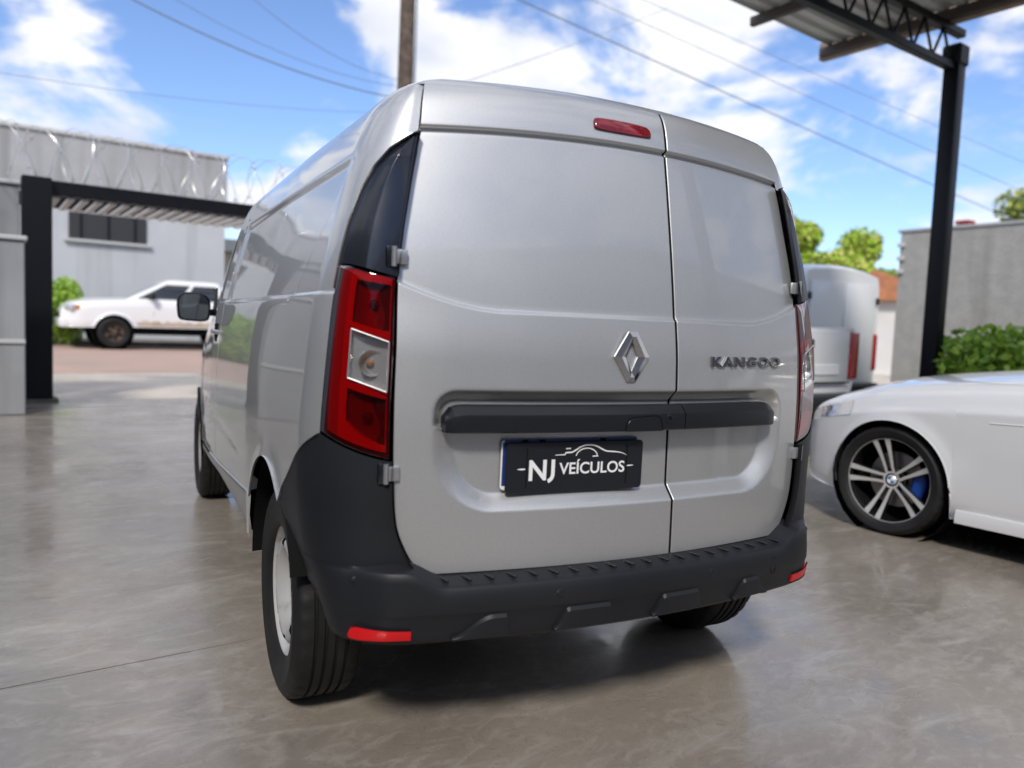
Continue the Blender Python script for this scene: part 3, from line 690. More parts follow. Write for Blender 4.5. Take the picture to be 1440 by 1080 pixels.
for m in (-1, 1):
    q = PO(np.array([.22]), np.array([.515]), np.array([.019]), m)[0]
    MB().lathe([(.0, -.002), (.0072, -.002), (.0085, .0), (.0110, -.0005), (.0135, .001), (.014, .006)], q, 'y', 24).build('parking_sensor', 'black_plastic', bumper, angle=15)
    # red reflector low on the corner
    n = 26; A = np.zeros((5, n, 3)); ss_ = LIN(-.075, .27, n)
    for j, s_ in enumerate(ss_):
        bs = P(np.array([s_]), np.array([.55]))[0]; tg_ = P(np.array([s_+1e-3]), np.array([.55]))[0]-P(np.array([s_-1e-3]), np.array([.55]))[0]
        no_ = np.array([tg_[1], -tg_[0], 0]); no_ /= np.linalg.norm(no_); k_ = float(sstep((s_+.10)/.40))
        fe = math.sqrt(max(0, 1-max(0, (s_-.19)/.08)**2)) if s_ > .19 else 1
        zl_, zh_ = .379+.004*(1-fe), .404+.010*k_
        zh_ = zl_+(zh_-zl_)*(.25+.75*fe)
        for i, (f, d) in enumerate(((0, -.004), (.0, .004), (.5, .0055), (1, .004), (1, -.004))):
            z = zl_+f*(zh_-zl_); oo = np.interp(z, [.374, .395, .425], [.043, .048, .056])*(1-k_)+np.interp(z, [.374, .395, .425], [.024, .028, .031])*k_-float(sstep((s_-.15)/.75))*np.interp(z, [.374, .395, .425], [.110, .099, .086])
            q = bs+no_*(oo+d); A[i, j] = (m*q[0], q[1], z)
    r_ = MB(); r_.grid(A, m > 0); r_.add(A[:, 0], [tuple(range(5))]); r_.add(A[:, -1], [tuple(range(5))])
    r_.build('reflector', 'red_reflector', bumper, angle=50)
    b_ = A.copy(); c_ = b_.mean(axis=(0, 1))
    fr_ = MB(); 
    for row, dz in ((1, -.0025), (3, .0025)): fr_.tube(A[row][:-3]+np.array([0, .001, dz]), .0022, 6)
    fr_.build('reflector_surround', 'dark', bumper)
c0 = bar_pt(.505, .458, .0005); A = [(c0[0]+.013*math.cos(t)*1, float(_c(.55)+.17*(c0[0]+.013*math.cos(t))**2)-.0675, c0[2]+.024*math.sin(t)) for t in LIN(0, 2*math.pi, 28)]
MB().tube(A, .0012, 5).build('tow_cap', 'dark', bumper)
# --- rocker panels
for m in (-1, 1):
    ys_ = LIN(1.058, 3.04, 24); A = np.zeros((7, len(ys_), 3))
    for j, y in enumerate(ys_):
        zt_ = float(sill(y))-.006
        for i, (x, z) in enumerate(((.80, zt_+.012), (.846, zt_), (.860, zt_-.016), (.858, zt_-.05), (.842, .385), (.805, .338), (.70, .335))): A[i, j] = (m*(x-.012*sstep((y-2.3)/.7)), y+(.05*(1-(z-.335)/.2) if j < 2 else 0), z)
    MB().grid(A, m > 0).build('rocker_panel', 'silver_trim', van, angle=30)
    MB().add(A[:, 0]+np.array([0, .004, 0]), [tuple(range(7))]).build('rocker_end', 'dark', van)
# --- door handle, mirror, quarter glass
for m in (-1, 1):
    y0 = 2.24; xh = float(_hw(1.06))+.012
    MB().box((m*(xh-.0), y0+.02, 1.06), (.014, .09, .09), bev=.006, seg=2).build('handle_bowl', 'dark', van)
    hp = [(m*(xh-.006), y0-.06, 1.062), (m*(xh+.014), y0-.03, 1.064), (m*(xh+.016), y0+.05, 1.066), (m*(xh-.006), y0+.10, 1.066)]
    MB().tube(hp, [.010, .012, .012, .009], 10).build('door_handle', 'silver', van)
    mir = empty('door_mirror', parent=van)
    cx, cy, cz = m*.905, 3.07, 1.192
    A = []
    prof = [(-.075, .93), (-.060, 1.0), (-.01, 1.0), (.045, .86), (.075, .60), (.088, .25)]
    ol = [(-.095, -.10), (-.06, -.118), (.07, -.112), (.092, -.085), (.098, .02), (.090, .075), (.06, .098), (-.02, .105), (-.075, .088), (-.102, .03)]
    ol = [(a*.90, b*.76) for a, b in ol]
    tt = LIN(0, len(ol), 41)[:-1]; ox = np.interp(tt, range(len(ol)+1), [p[0] for p in ol]+[ol[0][0]]); oz = np.interp(tt, range(len(ol)+1), [p[1] for p in ol]+[ol[0][1]])
    ox = (ox+np.roll(ox, 1)+np.roll(ox, -1))/3; oz = (oz+np.roll(oz, 1)+np.roll(oz, -1))/3
    for dy_, k_ in prof: A.append(np.stack([cx+m*ox*k_, np.full(40, cy+dy_), cz+oz*k_], -1))
    mm = MB(); mm.grid(np.array(A), m < 0, wrap_j=True); mm.add(A[-1], [tuple(range(40))])
    mm.build('housing', 'black_plastic', mir, angle=50)
    g = np.stack([cx+m*ox*.88, np.full(40, cy-.066), cz+oz*.88], -1); MB().add(g, [tuple(range(40))]).build('mirror_glass', 'mirror', mir)
    MB().tube([(m*.86, cy, 1.158), (m*.80, cy+.02, 1.158), (m*.735, cy+.05, 1.165)], [.024, .020, .026], 12).build('arm', 'black_plastic', mir)
    MB().prism([(3.02, 1.165), (3.28, 1.155), (3.10, 1.30), (3.02, 1.30)], (m*.775, 0, 0), (0, 1, 0), (0, 0, 1), .006 if m > 0 else -.006).build('mirror_base', 'black_plastic', mir)
# --- wheels
def tyre_mb(R, r, w, n=150, mb=None):
    hw_ = w/2; prof = [(r-.004, -hw_*.80), (r+.004, -hw_*.88), (r+.012, -hw_*.93), (r+(R-r)*.35, -hw_*1.02), (r+(R-r)*.55, -hw_*1.03), (r+(R-r)*.58, -hw_*1.045), (r+(R-r)*.66, -hw_*1.045), (r+(R-r)*.69, -hw_*1.02), (R-.020, -hw_*.97), (R-.010, -hw_*.90), (R-.0035, -hw_*.80), (R-.001, -hw_*.66)]
    gr = []
    for gx in (-.46, -.16, .16, .46):
        gr += [(R-.0005, hw_*gx-.0055), (R-.008, hw_*gx-.004), (R-.008, hw_*gx+.004), (R-.0005, hw_*gx+.0055)]
    prof = prof+gr+[(a, -b) for a, b in prof[::-1]]
    prof = np.array(prof); th = LIN(0, 2*math.pi, n+1)[:-1]
    A = np.zeros((len(prof), n, 3))
    for i, (rr, x) in enumerate(prof):
        rv = np.full(n, rr)
        if rr > R-.0045 and abs(x) > hw_*.6: rv[::4] -= .0045
        if R-.012 < rr < R-.005 and abs(x) > hw_*.85: rv[::4] -= .003
        A[i] = np.stack([np.full(n, x), rv*np.cos(th), rv*np.sin(th)], -1)
    mb = MB(); mb.grid(A, False, wrap_j=True); return mb
def steel_rim_mb(m):
    """outer face towards m*x"""
    mb = MB()
    mb.lathe([(a, m*b) for a, b in [(.190, -.085), (.194, -.07), (.178, -.055), (.172, .03), (.184, .050), (.190, .064), (.2015, .070), (.2055, .076), (.2035, .081), (.198, .079), (.190, .070), (.181, .058), (.176, .040), (.172, .022)]], n=60)
    prof = [(.172, .022), (.168, .032), (.162, .056), (.154, .069), (.146, .074), (.134, .075), (.122, .071), (.096, .046), (.078, .030), (.066, .028), (.058, .034), (.036, .040), (.030, .040)]
    n = 80; sk = np.zeros((len(prof)-1, n), bool)
    for i in range(2, 5): sk[i] = (np.arange(n) % 10) < 3
    mb.lathe([(a, m*b) for a, b in prof], n=n, skip=sk)
    for k in range(4):
        t = k*math.pi/2+.4; mb.lathe([(0, m*.046), (.007, m*.045), (.010, m*.038), (.010, m*.02)], (0, .050*math.cos(t), .050*math.sin(t)), 'x', 8)
    return mb
def hub_cap_mb(m):
    mb = MB(); mb.lathe([(0, m*.052), (.018, m*.050), (.028, m*.044), (.030, m*.036)], n=20)
    mb.lathe([(.0, m*-.01), (.165, m*-.01)], n=30)
    return mb
def wheel(parent, loc, m, R, r, w, rim_fn, rim_mats, rot=0.):
    e = empty('wheel', loc, 0, parent); e.rotation_euler = (rot, 0, 0)
    tyre_mb(R, r, w).build('tyre', 'rubber', e, angle=40)
    rim_fn(m).build('rim', rim_mats, e, angle=40)
    return e
for m in (-1, 1):
    for hy in (HUBR, HUBF):
        w_ = wheel(van, (m*(.738 if hy == HUBR else .748), hy, RW), m, RW, .196, .188, steel_rim_mb, 'steel', .5 if hy == HUBR else 1.1)
        hub_cap_mb(m).build('hub', 'dark', w_)
# ------------------------------------------------------------------ setting (building axes u, v turned 8.5 degrees against the van)
def floor_mat(name, k=1.):
    m = bpy.data.materials.new(name); m.use_nodes = True; nt = m.node_tree; b = nt.nodes['Principled BSDF']
    tc = nt.nodes.new('ShaderNodeTexCoord')
    def noise(s, d, dist=0., rough=.55, sc=(1, 1, 1)):
        mp = nt.nodes.new('ShaderNodeMapping'); mp.inputs['Scale'].default_value = sc; nt.links.new(tc.outputs['Object'], mp.inputs[0])
        n = nt.nodes.new('ShaderNodeTexNoise'); n.inputs['Scale'].default_value = s; n.inputs['Detail'].default_value = d; n.inputs['Distortion'].default_value = dist; n.inputs['Roughness'].default_value = rough
        nt.links.new(mp.outputs[0], n.inputs[0]); return n.outputs['Fac']
    def rng(x, a, b_, c, d):
        r = nt.nodes.new('ShaderNodeMapRange'); r.inputs[1].default_value = a; r.inputs[2].default_value = b_; r.inputs[3].default_value = c; r.inputs[4].default_value = d
        nt.links.new(x, r.inputs[0]); return r.outputs[0]
    def mixc(f, a, c):
        x = nt.nodes.new('ShaderNodeMix'); x.data_type = 'RGBA'; nt.links.new(f, x.inputs[0])
        for i, q in ((6, a), (7, c)):
            if isinstance(q, tuple): x.inputs[i].default_value = (*[k*t for t in q], 1)
            else: nt.links.new(q, x.inputs[i])
        return x.outputs[2]
    c1 = mixc(rng(noise(.9, 6, .6), .35, .66, 0, 1), (.285, .248, .205), (.20, .172, .142))
    c2 = mixc(rng(noise(7, 8, 1.6, .62, (1, 1.6, 1)), .48, .72, 0, .7), c1, (.36, .325, .28))
    c3 = mixc(rng(noise(38, 6, 2.2), .55, .75, 0, .55), c2, (.13, .113, .094))
    c4 = mixc(rng(noise(1.7, 7, 1.0, .65, (1, 3.2, 1)), .54, .70, 0, .55), c3, (.40, .37, .33))
    c5 = mixc(rng(noise(.55, 6, 1.4, .6), .56, .70, 0, .5), c4, (.115, .10, .084))
    nt.links.new(c5, b.inputs['Base Color'])
    ro = rng(noise(1.6, 6, 1.2, .6, (1, 1.8, 1)), .36, .64, .30, .50)
    nt.links.new(ro, b.inputs['Roughness']); b.inputs['Specular IOR Level'].default_value = .5; b.inputs['Coat Weight'].default_value = .75; b.inputs['Coat Roughness'].default_value = .13
    nt.links.new(rng(noise(1.1, 7, 1.5, .62, (1, 2.2, 1)), .38, .62, .07, .34), b.inputs['Coat Roughness'])
    bp_ = nt.nodes.new('ShaderNodeBump'); bp_.inputs['Strength'].default_value = .3; bp_.inputs['Distance'].default_value = .004
    nt.links.new(noise(14, 5, 2.5, .6), bp_.inputs['Height'])
    b2 = nt.nodes.new('ShaderNodeBump'); b2.inputs['Strength'].default_value = .12; b2.inputs['Distance'].default_value = .012
    nt.links.new(noise(2.4, 3, .8, .5, (1, 2, 1)), b2.inputs['Height']); nt.links.new(b2.outputs[0], bp_.inputs['Normal'])
    nt.links.new(bp_.outputs[0], b.inputs['Normal'])
    return m
M['floor'] = floor_mat('polished_concrete'); M['apron'] = floor_mat('rough_concrete', 2.2)
M['apron'].node_tree.nodes['Principled BSDF'].inputs['Coat Weight'].default_value = 0
M['joint'] = mat('joint_filler', (.015, .013, .011), .95)
M['road'] = mat('reddish_road', (.48, .33, .26), .9, var=(.6, (.39, .29, .245), .35, .65), bump=(20, .3, .01))
M['kerb'] = mat('concrete_kerb', (.19, .18, .155), .85, var=(3, (.12, .125, .09), .4, .6))
M['earth'] = mat('pale_ground', (.30, .27, .22), .95, var=(.2, (.17, .2, .09), .45, .6))
M['steel_dark'] = mat('dark_painted_steel', (.004, .0045, .007), .45, 0, 0, .2, spec=.25)
M['roof_sheet'] = mat('galvanised_sheet', (.60, .60, .56), .55, .1, var=(1.5, (.48, .48, .44), .4, .65))
M['purlin'] = mat('brown_purlin', (.075, .06, .05), .6)
M['fascia'] = mat('weathered_timber', (.36, .27, .20), .7, var=(5, (.27, .2, .15), .4, .6))
M['grey_wall'] = mat('grey_painted_wall', (.50, .51, .53), .8, var=(.5, (.46, .47, .49), .4, .62), bump=(12, .1, .01), streak=(2.2, (.36, .365, .375), .52, .72))
M['grey_wall2'] = mat('grey_parapet', (.40, .40, .405), .85, var=(.6, (.34, .34, .35), .4, .62), streak=(2.5, (.22, .22, .22), .50, .70))
M['grey_dark'] = mat('grey_gatepost_wall', (.33, .335, .345), .8, var=(1.4, (.29, .295, .305), .4, .6), streak=(4, (.20, .20, .20), .52, .72))
M['trim_grey'] = mat('light_trim', (.5, .5, .49), .7)
M['block_wall'] = mat('rough_grey_render', (.37, .36, .335), .95, var=(5, (.315, .305, .285), .35, .68, 8), bump=(18, .6, .02, 6), streak=(2.6, (.22, .21, .195), .50, .72))
M['white_wall'] = mat('off_white_wall', (.66, .65, .62), .8, var=(.7, (.58, .57, .55), .4, .6))
M['shutter_dark'] = mat('dark_opening', (.03, .03, .032), .5)
M['razor'] = mat('galvanised_wire', (.66, .66, .67), .35, .8)
M['slat'] = mat('pale_slat', (.55, .54, .53), .6)
M['leaf_a'] = mat('hedge_leaf_bright', (.36, .55, .05), .6); M['leaf_b'] = mat('hedge_leaf_deep', (.20, .35, .04), .6)
M['leaf_c'] = mat('tree_leaf_yellow', (.42, .45, .09), .6); M['leaf_d'] = mat('tree_leaf_green', (.16, .24, .06), .6)
M['bark'] = mat('bark', (.12, .09, .065), .9, var=(8, (.07, .055, .04), .4, .6))
M['pole'] = mat('weathered_pole', (.13, .095, .07), .9, var=(6, (.07, .05, .04), .4, .6))
M['cable'] = mat('cable_sheath', (.20, .24, .32), .6)
M['roof_tile'] = mat('orange_tile', (.46, .19, .085), .8, var=(6, (.35, .14, .07), .4, .6))
M['red_paint'] = mat('red_oxide', (.32, .045, .04), .6)
M['mud'] = mat('mud_splash', (.60, .50, .40), .85, var=(3, (.48, .35, .24), .4, .65))
M['mud_rubber'] = mat('muddy_tyre', (.11, .075, .05), .9, var=(6, (.06, .045, .035), .4, .6))
def struct(o): return tag(o, kind='structure')
# ground sheet and floor slabs with a sawn joint between them
g = MB(); g.box((0, 0, -.30), (900, 900, .2)); struct(g.build('ground', 'earth'))
fl = empty('floor', (0, 0, 0), BETA); struct(fl)
MB().box((3, -.3, -.085), (24, 19.6, .08)).build('joint_bed', 'joint', fl)
JV = 1.157; GAP = .004
for u0, u1, v0, v1 in ((-9, 15, -10.9, JV-GAP), (-9, 15, JV+GAP, 9.55)):
    MB().box(((u0+u1)/2, (v0+v1)/2, -.04), (u1-u0, v1-v0, .08), bev=.0006).build('slab', 'floor', fl)
ap = MB(); ap.grid(np.array([[(-30, 9.56, -.004), (40, 9.56, -.004)], [(-30, 13.6, .05), (40, 13.6, .05)]]), True); struct(ap.build('pavement', 'apron', rotz=BETA))
rd = MB(); rd.grid(np.array([[(-60, 13.6, .054), (60, 13.6, .054)], [(-60, 17.6, .12), (60, 17.6, .12)], [(-60, 22.4, .17), (60, 22.4, .17)]]), True); struct(rd.build('road', 'road', rotz=BETA))
kb = MB(); kb.box((0, 22.65, .18), (120, .5, .22), bev=.03); kb.box((0, 24.2, .20), (120, 2.6, .18)); struct(kb.build('far_kerb', 'kerb', rotz=BETA))
# --- canopy over the forecourt
can = tag(empty('forecourt_canopy', EW(7.1, 2.7, 0), BETA), 'corrugated metal canopy on a black steel column above the polished floor', 'canopy')
U0, U1, V0, V1, ZR = 2.5-7.1, 6.85-7.1, -2.6-2.7, 4.12-2.7, 4.60
sh = MB(); vv = []; zz = []
per = .19; k = int((V1-V0)/per)
for i in range(k):
    for dv, dz in ((0, 0), (.05, 0), (.075, .035), (.145, .035), (.17, 0)): vv.append(V0+i*per+dv); zz.append(dz)
vv = np.array(vv); zz = np.array(zz)
A = np.zeros((2, len(vv), 3)); A[0] = np.stack([np.full_like(vv, U0), vv, ZR+zz+.10], -1); A[1] = np.stack([np.full_like(vv, U1), vv, ZR+zz], -1)
B = A.copy(); B[..., 2] += .004
sh.grid(A); sh.grid(B, True); sh.build('roof_sheet', 'roof_sheet', can, angle=15)
for u in (U1-.03, U1-1.32, U1-2.62, U1-3.9):
    MB().box((u, (V0+V1)/2, ZR-.055+.10*(U1-u)/(U1-U0)), (.07, V1-V0+.04, .10), bev=.008).build('purlin', 'purlin', can)
MB().box((U1+.06, (V0+V1)/2+.02, ZR-.02), (.10, V1-V0+.1, .20), bev=.01).build('edge_board', 'fascia', can)
for vt in (0., -5.1):
    for zt_ in (ZR-.15, ZR-.52):
        MB().box(((U0+.0)/2+.05, vt, zt_), (-U0+.1, .09, .08), bev=.008).build('truss_chord', 'steel_dark', can)
    n = 12
    for i in range(n):
        x0 = -i*(-U0)/n-.1; x1 = -(i+.5)*(-U0)/n-.1; x2 = -(i+1)*(-U0)/n-.1
        wb = MB()
        wb.tube([(x0, vt, ZR-.5), (x1, vt, ZR-.17)], .016, 6); wb.tube([(x1, vt, ZR-.17), (x2, vt, ZR-.5)], .016, 6); wb.build('truss_web', 'steel_dark', can)
    for uu in ((0.,) if vt == 0. else (0., -4.5)):
        cm = MB(); cm.box((uu, vt, 2.1), (.165, .165, 4.2), bev=.015, seg=2); cm.box((uu, vt, .01), (.34, .34, .024)); cm.box((uu, vt, 4.2), (.21, .20, .22), bev=.02)
        cm.build('column', 'steel_dark', can)
# --- unseen building block added behind the camera to shape reflections and light
sb = tag(empty('unseen_back_building', EW(2, -8.2, 0), BETA), 'long grey unseen building added behind the forecourt for its reflections', 'building')
MB().box((0, -1.5, 2.3), (30, 3, 4.7)).build('wall', 'grey_wall', sb); MB().box((0, -1.5, 4.68), (30.2, 3.2, .12)).build('coping', 'trim_grey', sb)
for u in (-9.5, 9.5): MB().box((u, .03, 1.4), (3.6, .06, 2.7)).build('roller_shutter', 'trim_grey', sb)  # shutters invented too, kept pale so the van doors reflect evenly
lw = tag(empty('side_wall', EW(-3.7, 0, 0), BETA), 'grey boundary wall along the open side of the forecourt beside the van', 'wall')
MB().box((0, 1.1, 1.4), (.24, 16.9, 2.9)).build('wall', 'grey_dark', lw); MB().box((0, 1.1, 2.88), (.32, 17, .06)).build('coping', 'trim_grey', lw)
# --- gate wall on the left
gw = tag(empty('gate_wall', EW(-4.2, 9.75, 0), BETA), 'grey boundary wall left of the gate, higher than the meter cabinet', 'wall')
MB().box((0, .05, 1.31), (6.4, .24, 2.62), bev=.01).build('wall', 'grey_dark', gw); MB().box((0, .05, 2.645), (6.5, .32, .05), bev=.01).build('coping', 'trim_grey', gw)
cab_ = tag(empty('meter_cabinet', EW(-1.90, 8.35, 0), BETA), 'low grey masonry meter cabinet standing against the gate wall', 'cabinet')
MB().box((0, 0, .92), (1.75, .5, 1.84), bev=.012).build('wall', 'grey_dark', cab_)
MB().box((0, 0, 1.865), (1.8, .56, .05), bev=.01).build('coping', 'trim_grey', cab_); MB().box((0, -.255, .78), (1.756, .03, .045), bev=.006).build('band', 'trim_grey', cab_); MB().box((-.0, -.27, 1.35), (.5, .03, .6), bev=.01).build('meter_door', 'grey_wall2', cab_)
gp = tag(empty('gate_portal', EW(-.84, 9.45, 0), BETA), 'black steel gate post carrying a dark slatted overhead frame', 'gate frame')
MB().box((0, 0, 1.35), (.31, .31, 2.7), bev=.012).build('post', 'steel_dark', gp); MB().box((0, 0, .02), (.42, .42, .05)).build('base', 'kerb', gp)
MB().box((6.3, 0, 1.35), (.31, .31, 2.7), bev=.012).build('post', 'steel_dark', gp)
MB().box((3.1, 0, 2.60), (6.5, .12, .17), bev=.01).build('beam', 'steel_dark', gp); MB().box((3.1, 1.35, 2.60), (6.5, .12, .17), bev=.01).build('beam', 'steel_dark', gp)
for i in range(40):
    u = .22+i*.155
    MB().box((u, .68, 2.50), (.07, 1.30, .03)).build('slat', 'slat', gp)
# razor wire on top
rz = MB(); L = 10.4; turns = 27
for sg in (-1, 1):
    tt = LIN(0, turns*2*math.pi, turns*24); rr = .33+.02*np.sin(tt*.37)
    pz = np.stack([-3.9+L*tt/tt[-1]+sg*.13*np.sin(tt), .05+rr*np.cos(tt+sg*.6), 3.0+rr*np.sin(tt+sg*.6)], -1); rz.tube(pz, .0042, 5)
    for k in range(0, turns*24, 6): rz.box(pz[k], (.04, .004, .016), R=Matrix.Rotation(tt[k]*3.3, 3, 'X'))
tag(rz.build('razor_wire', 'razor', loc=EW(-.84, 9.45, 0), rotz=BETA), 'coil of razor wire stretched along the top of the gate frame', 'razor wire')
# --- grey building across the road
gb = tag(empty('street_building', EW(-4, 25.5, 0), BETA), 'plain grey building with a high parapet and one dark window', 'building')
HB = 6.42
MB().box((.0, 4.0, HB/2-.4), (19.0, 8, HB-.8+.01)).build('wall', 'grey_wall', gb)
MB().box((.0, 3.96, HB-.98), (19.08, 8.1, 1.86)).build('parapet', 'grey_wall2', gb); MB().box((0, 3.96, HB-.03), (19.2, 8.24, .10)).build('coping', 'trim_grey', gb)
wi = MB(); wi.box((6.0, -.01, 3.70), (2.15, .10, .80)).build('window', 'shutter_dark', gb)
for du in (-.75, 0, .75): MB().box((6.0+du, -.075, 3.70), (.05, .05, .78)).build('window_bar', 'steel_dark', gb)
MB().box((6.0, -.06, 3.25), (2.4, .16, .08)).build('sill', 'trim_grey', gb)
# beige house beyond its corner
bh = tag(empty('beige_house', EW(8.6, 29, 0), BETA), 'low beige house showing past the corner of the grey building', 'house')
MB().box((0, 2, 1.75), (6, 5, 3.5)).build('wall', mat('beige_wall', (.55, .47, .38), .85), bh); MB().box((0, 1.9, 3.75), (6.6, 5.6, .45)).build('roof', 'trim_grey', bh)
MB().box((-1.9, -.53, 1.9), (.9, .1, 1.1)).build('window', 'shutter_dark', bh); MB().box((-2.6, -.6, .7), (.5, .2, 1.1)).build('brick_pier', 'roof_tile', bh)
# --- plants
def hedge(name, label, u, v, w, d, h, z0, n, size, grp=None, mats=('leaf_a', 'leaf_b')):
    r = tag(empty(name, EW(u, v, 0), BETA), label, 'hedge', grp)
    cs = []; rs = []
    nx = max(2, int(w/.55))
    for i in range(nx):
        for j in range(2):
            cs.append(((i+.5)/nx*w-w/2+random.uniform(-.1, .1), random.uniform(-.1, .1), z0+h*(.3+.38*j)+random.uniform(-.05, .05))); rs.append((w/nx*.85, d/2, h*.34))
    leaf_mb(cs, rs, n, size).build('foliage', list(mats), r)
    st = MB()
    for i in range(nx): x = (i+.5)/nx*w-w/2; st.tube([(x, 0, z0-.05), (x+.05, .03, z0+h*.4), (x-.03, 0, z0+h*.7)], [.03, .02, .008], 6)
    st.build('stem', 'bark', r); return r
hedge('round_shrub', 'bright green clipped shrub beside the nose of the muddy pickup', .05, 22.6, 1.7, 1.5, 1.75, .2, 15000, .045)
hedge('wall_hedge', 'low bright green hedge along the rough grey wall', 11.4, 2.2, 8.4, 1.3, 1.42, -.05, 50000, .055)
def tree(label, x, y, h, cr, n, size, mats, grp=None):
    r = tag(empty('tree', (x, y, -.2)), label, 'tree', grp)
    tr = MB(); tr.tube([(0, 0, 0), (.08, .05, h*.3), (-.05, .1, h*.62)], [.20, .15, .09], 9)
    cs = []; rs = []
    for i in range(26):
        a = random.uniform(0, 6.28); q = random.uniform(.15, .8)*cr; zz_ = h*random.uniform(.30, .92)
        c = (q*math.cos(a), q*math.sin(a), zz_); cs.append(c); rs.append((cr*.36*random.uniform(.7, 1.2),)*2+(cr*.28*random.uniform(.7, 1.2),))
        if i % 2 == 0: tr.tube([(0, .05, h*.45), (c[0]*.5, c[1]*.5, (h*.5+c[2])/2), c], [.07, .045, .015], 6)
    tr.build('trunk', 'bark', r); leaf_mb(cs, rs, n, size).build('crown', list(mats), r)
def pol(az, d): return (CAMP.x+d*math.sin(rad(az)), CAMP.y+d*math.cos(rad(az)))
tree('yellow-green tree rising behind the white parked van', *pol(47.3, 34), 6.6, 3.0, 30000, .12, ('leaf_c', 'leaf_a'))
tree('small green tree behind the orange tiled roof', *pol(50.6, 44), 5.6, 2.3, 14000, .11, ('leaf_d', 'leaf_a'))
tree('green tree showing over the top of the rough grey wall', *pol(60.6, 38), 7.9, 2.6, 14000, .11, ('leaf_d', 'leaf_c'))
tree('yellow-green tree far along the street', *pol(40, 42), 6.0, 2.5, 9000, .12, ('leaf_c', 'leaf_d'))
# small tiled house
hx, hy_ = pol(50.8, 31); ho = tag(empty('tiled_house', (hx, hy_, 0), rad(-40)), 'small white house with an orange tiled roof behind the parked van', 'house')
MB().box((0, 0, 1.3), (5, 4, 2.6)).build('wall', 'white_wall', ho)
MB().prism([(-2.9, 2.55), (2.9, 2.55), (0, 3.55)], (0, 2.4, 0), (1, 0, 0), (0, 0, 1), 4.8).build('roof', 'roof_tile', ho)
# rough grey wall on the right
rw = tag(empty('rough_wall', EW(13.1, -1.2, 0), BETA), 'rough rendered grey wall behind the hedge and the canopy column', 'wall')
MB().box((.15, -1.5, 1.6), (.3, 18.2, 3.3), bev=.01).build('wall', 'block_wall', rw)
MB().box((.15, -1.5, 3.27), (.36, 18.3, .06), bev=.01).build('coping', 'grey_wall2', rw)
for z in (2.5, 2.75, 3.0): MB().box((-.05, 7.55, z), (.10, .12, .08), bev=.01).build('insulator', 'trim_grey', rw)
ch = tag(empty('red_vent_stack', (*pol(56.6, 24), 0)), 'red vent stack poking above the rough grey wall', 'vent stack')
MB().box((0, 0, 2.2), (.26, .26, 4.4), bev=.02).build('shaft', 'red_paint', ch); MB().box((0, 0, 4.42), (.36, .36, .10), bev=.02).build('cap', 'red_paint', ch)
fe = tag(empty('iron_fence', EW(13.2, 7.2, 0), BETA), 'dark iron bar fence at the end of the rough grey wall', 'fence')
for i in range(22): MB().box((0, i*.16-.1, 1.05), (.03, .03, 2.1)).build('bar', 'steel_dark', fe)
for z in (.25, 1.95): MB().box((0, 1.6, z), (.04, 3.6, .05)).build('rail', 'steel_dark', fe)
hedge('fence_shrub', 'yellow-green shrub growing behind the iron bar fence', 14.6, 9.3, 2.6, 1.6, 2.3, 0, 7000, .06, None, ('leaf_c', 'leaf_d'))
# --- utility pole and cables
up_ = tag(empty('utility_pole', (*pol(18.1, 17.5), 0)), 'weathered brown utility pole rising behind the van roof', 'utility pole')
MB().tube([(0, 0, -.2), (0, 0, 4), (.02, 0, 9.5)], [.21, .19, .15], 14).build('shaft', 'pole', up_)
MB().box((0, 0, 8.6), (2.2, .1, .12)).build('crossarm', 'pole', up_)
MB().box((.16, 0, 6.15), (.10, .16, .5), bev=.02).build('cable_box', 'cable', up_); MB().tube([(.2, -.05, 2.5), (.21, -.05, 9)], .022, 6).build('conduit', 'cable', up_)
PX_, PY_ = pol(18.1, 17.5)
def cable(label, a, b, sag, r, ext=0.):
    a = np.array(a); b = np.array(b); b = b+(b-a)*ext; t = LIN(0, 1, 40)[:, None]; p = a*(1-t)+b*t; p[:, 2] -= sag*4*(t*(1-t))[:, 0]
    tag(MB().tube(p, r, 6).build('cable', 'cable'), label, 'cable', 'overhead street cables')
cable('thick overhead cable bundle running to the utility pole from over the street', (-1.57, 13.27, 6.56), (PX_, PY_, 6.05), .25, .014)
cable('thin upper overhead cable running to the utility pole from over the street', (.44, 13.18, 7.04), (PX_, PY_, 6.45), .3, .006)
cable('thin middle overhead cable running to the utility pole from over the street', (-1.04, 13.28, 6.8), (PX_, PY_, 6.3), .3, .006)
cable('lowest overhead cable running to the utility pole from above the grey building', (-3.43, 13.12, 4.84), (PX_, PY_, 5.75), .15, .005)
cable('thick overhead cable crossing the sky towards the rough grey wall', (5.24, 11.81, 7.38), (19.82, 13.53, 6.04), .1, .014, 1.6)
cable('thin overhead cable crossing the sky close to the canopy corner', (6.87, 10.9, 7.61), (20.97, 11.79, 6.6), .1, .006, 1.6)
cable('thin overhead cable crossing the sky behind the canopy column', (4.97, 11.93, 8.08), (21.68, 10.56, 5.04), .1, .007, .8)
cable('overhead cable running to the utility pole from over the white van', (PX_, PY_, 6.0), (9.96, 19.5, 9.48), .1, .011, 2.)
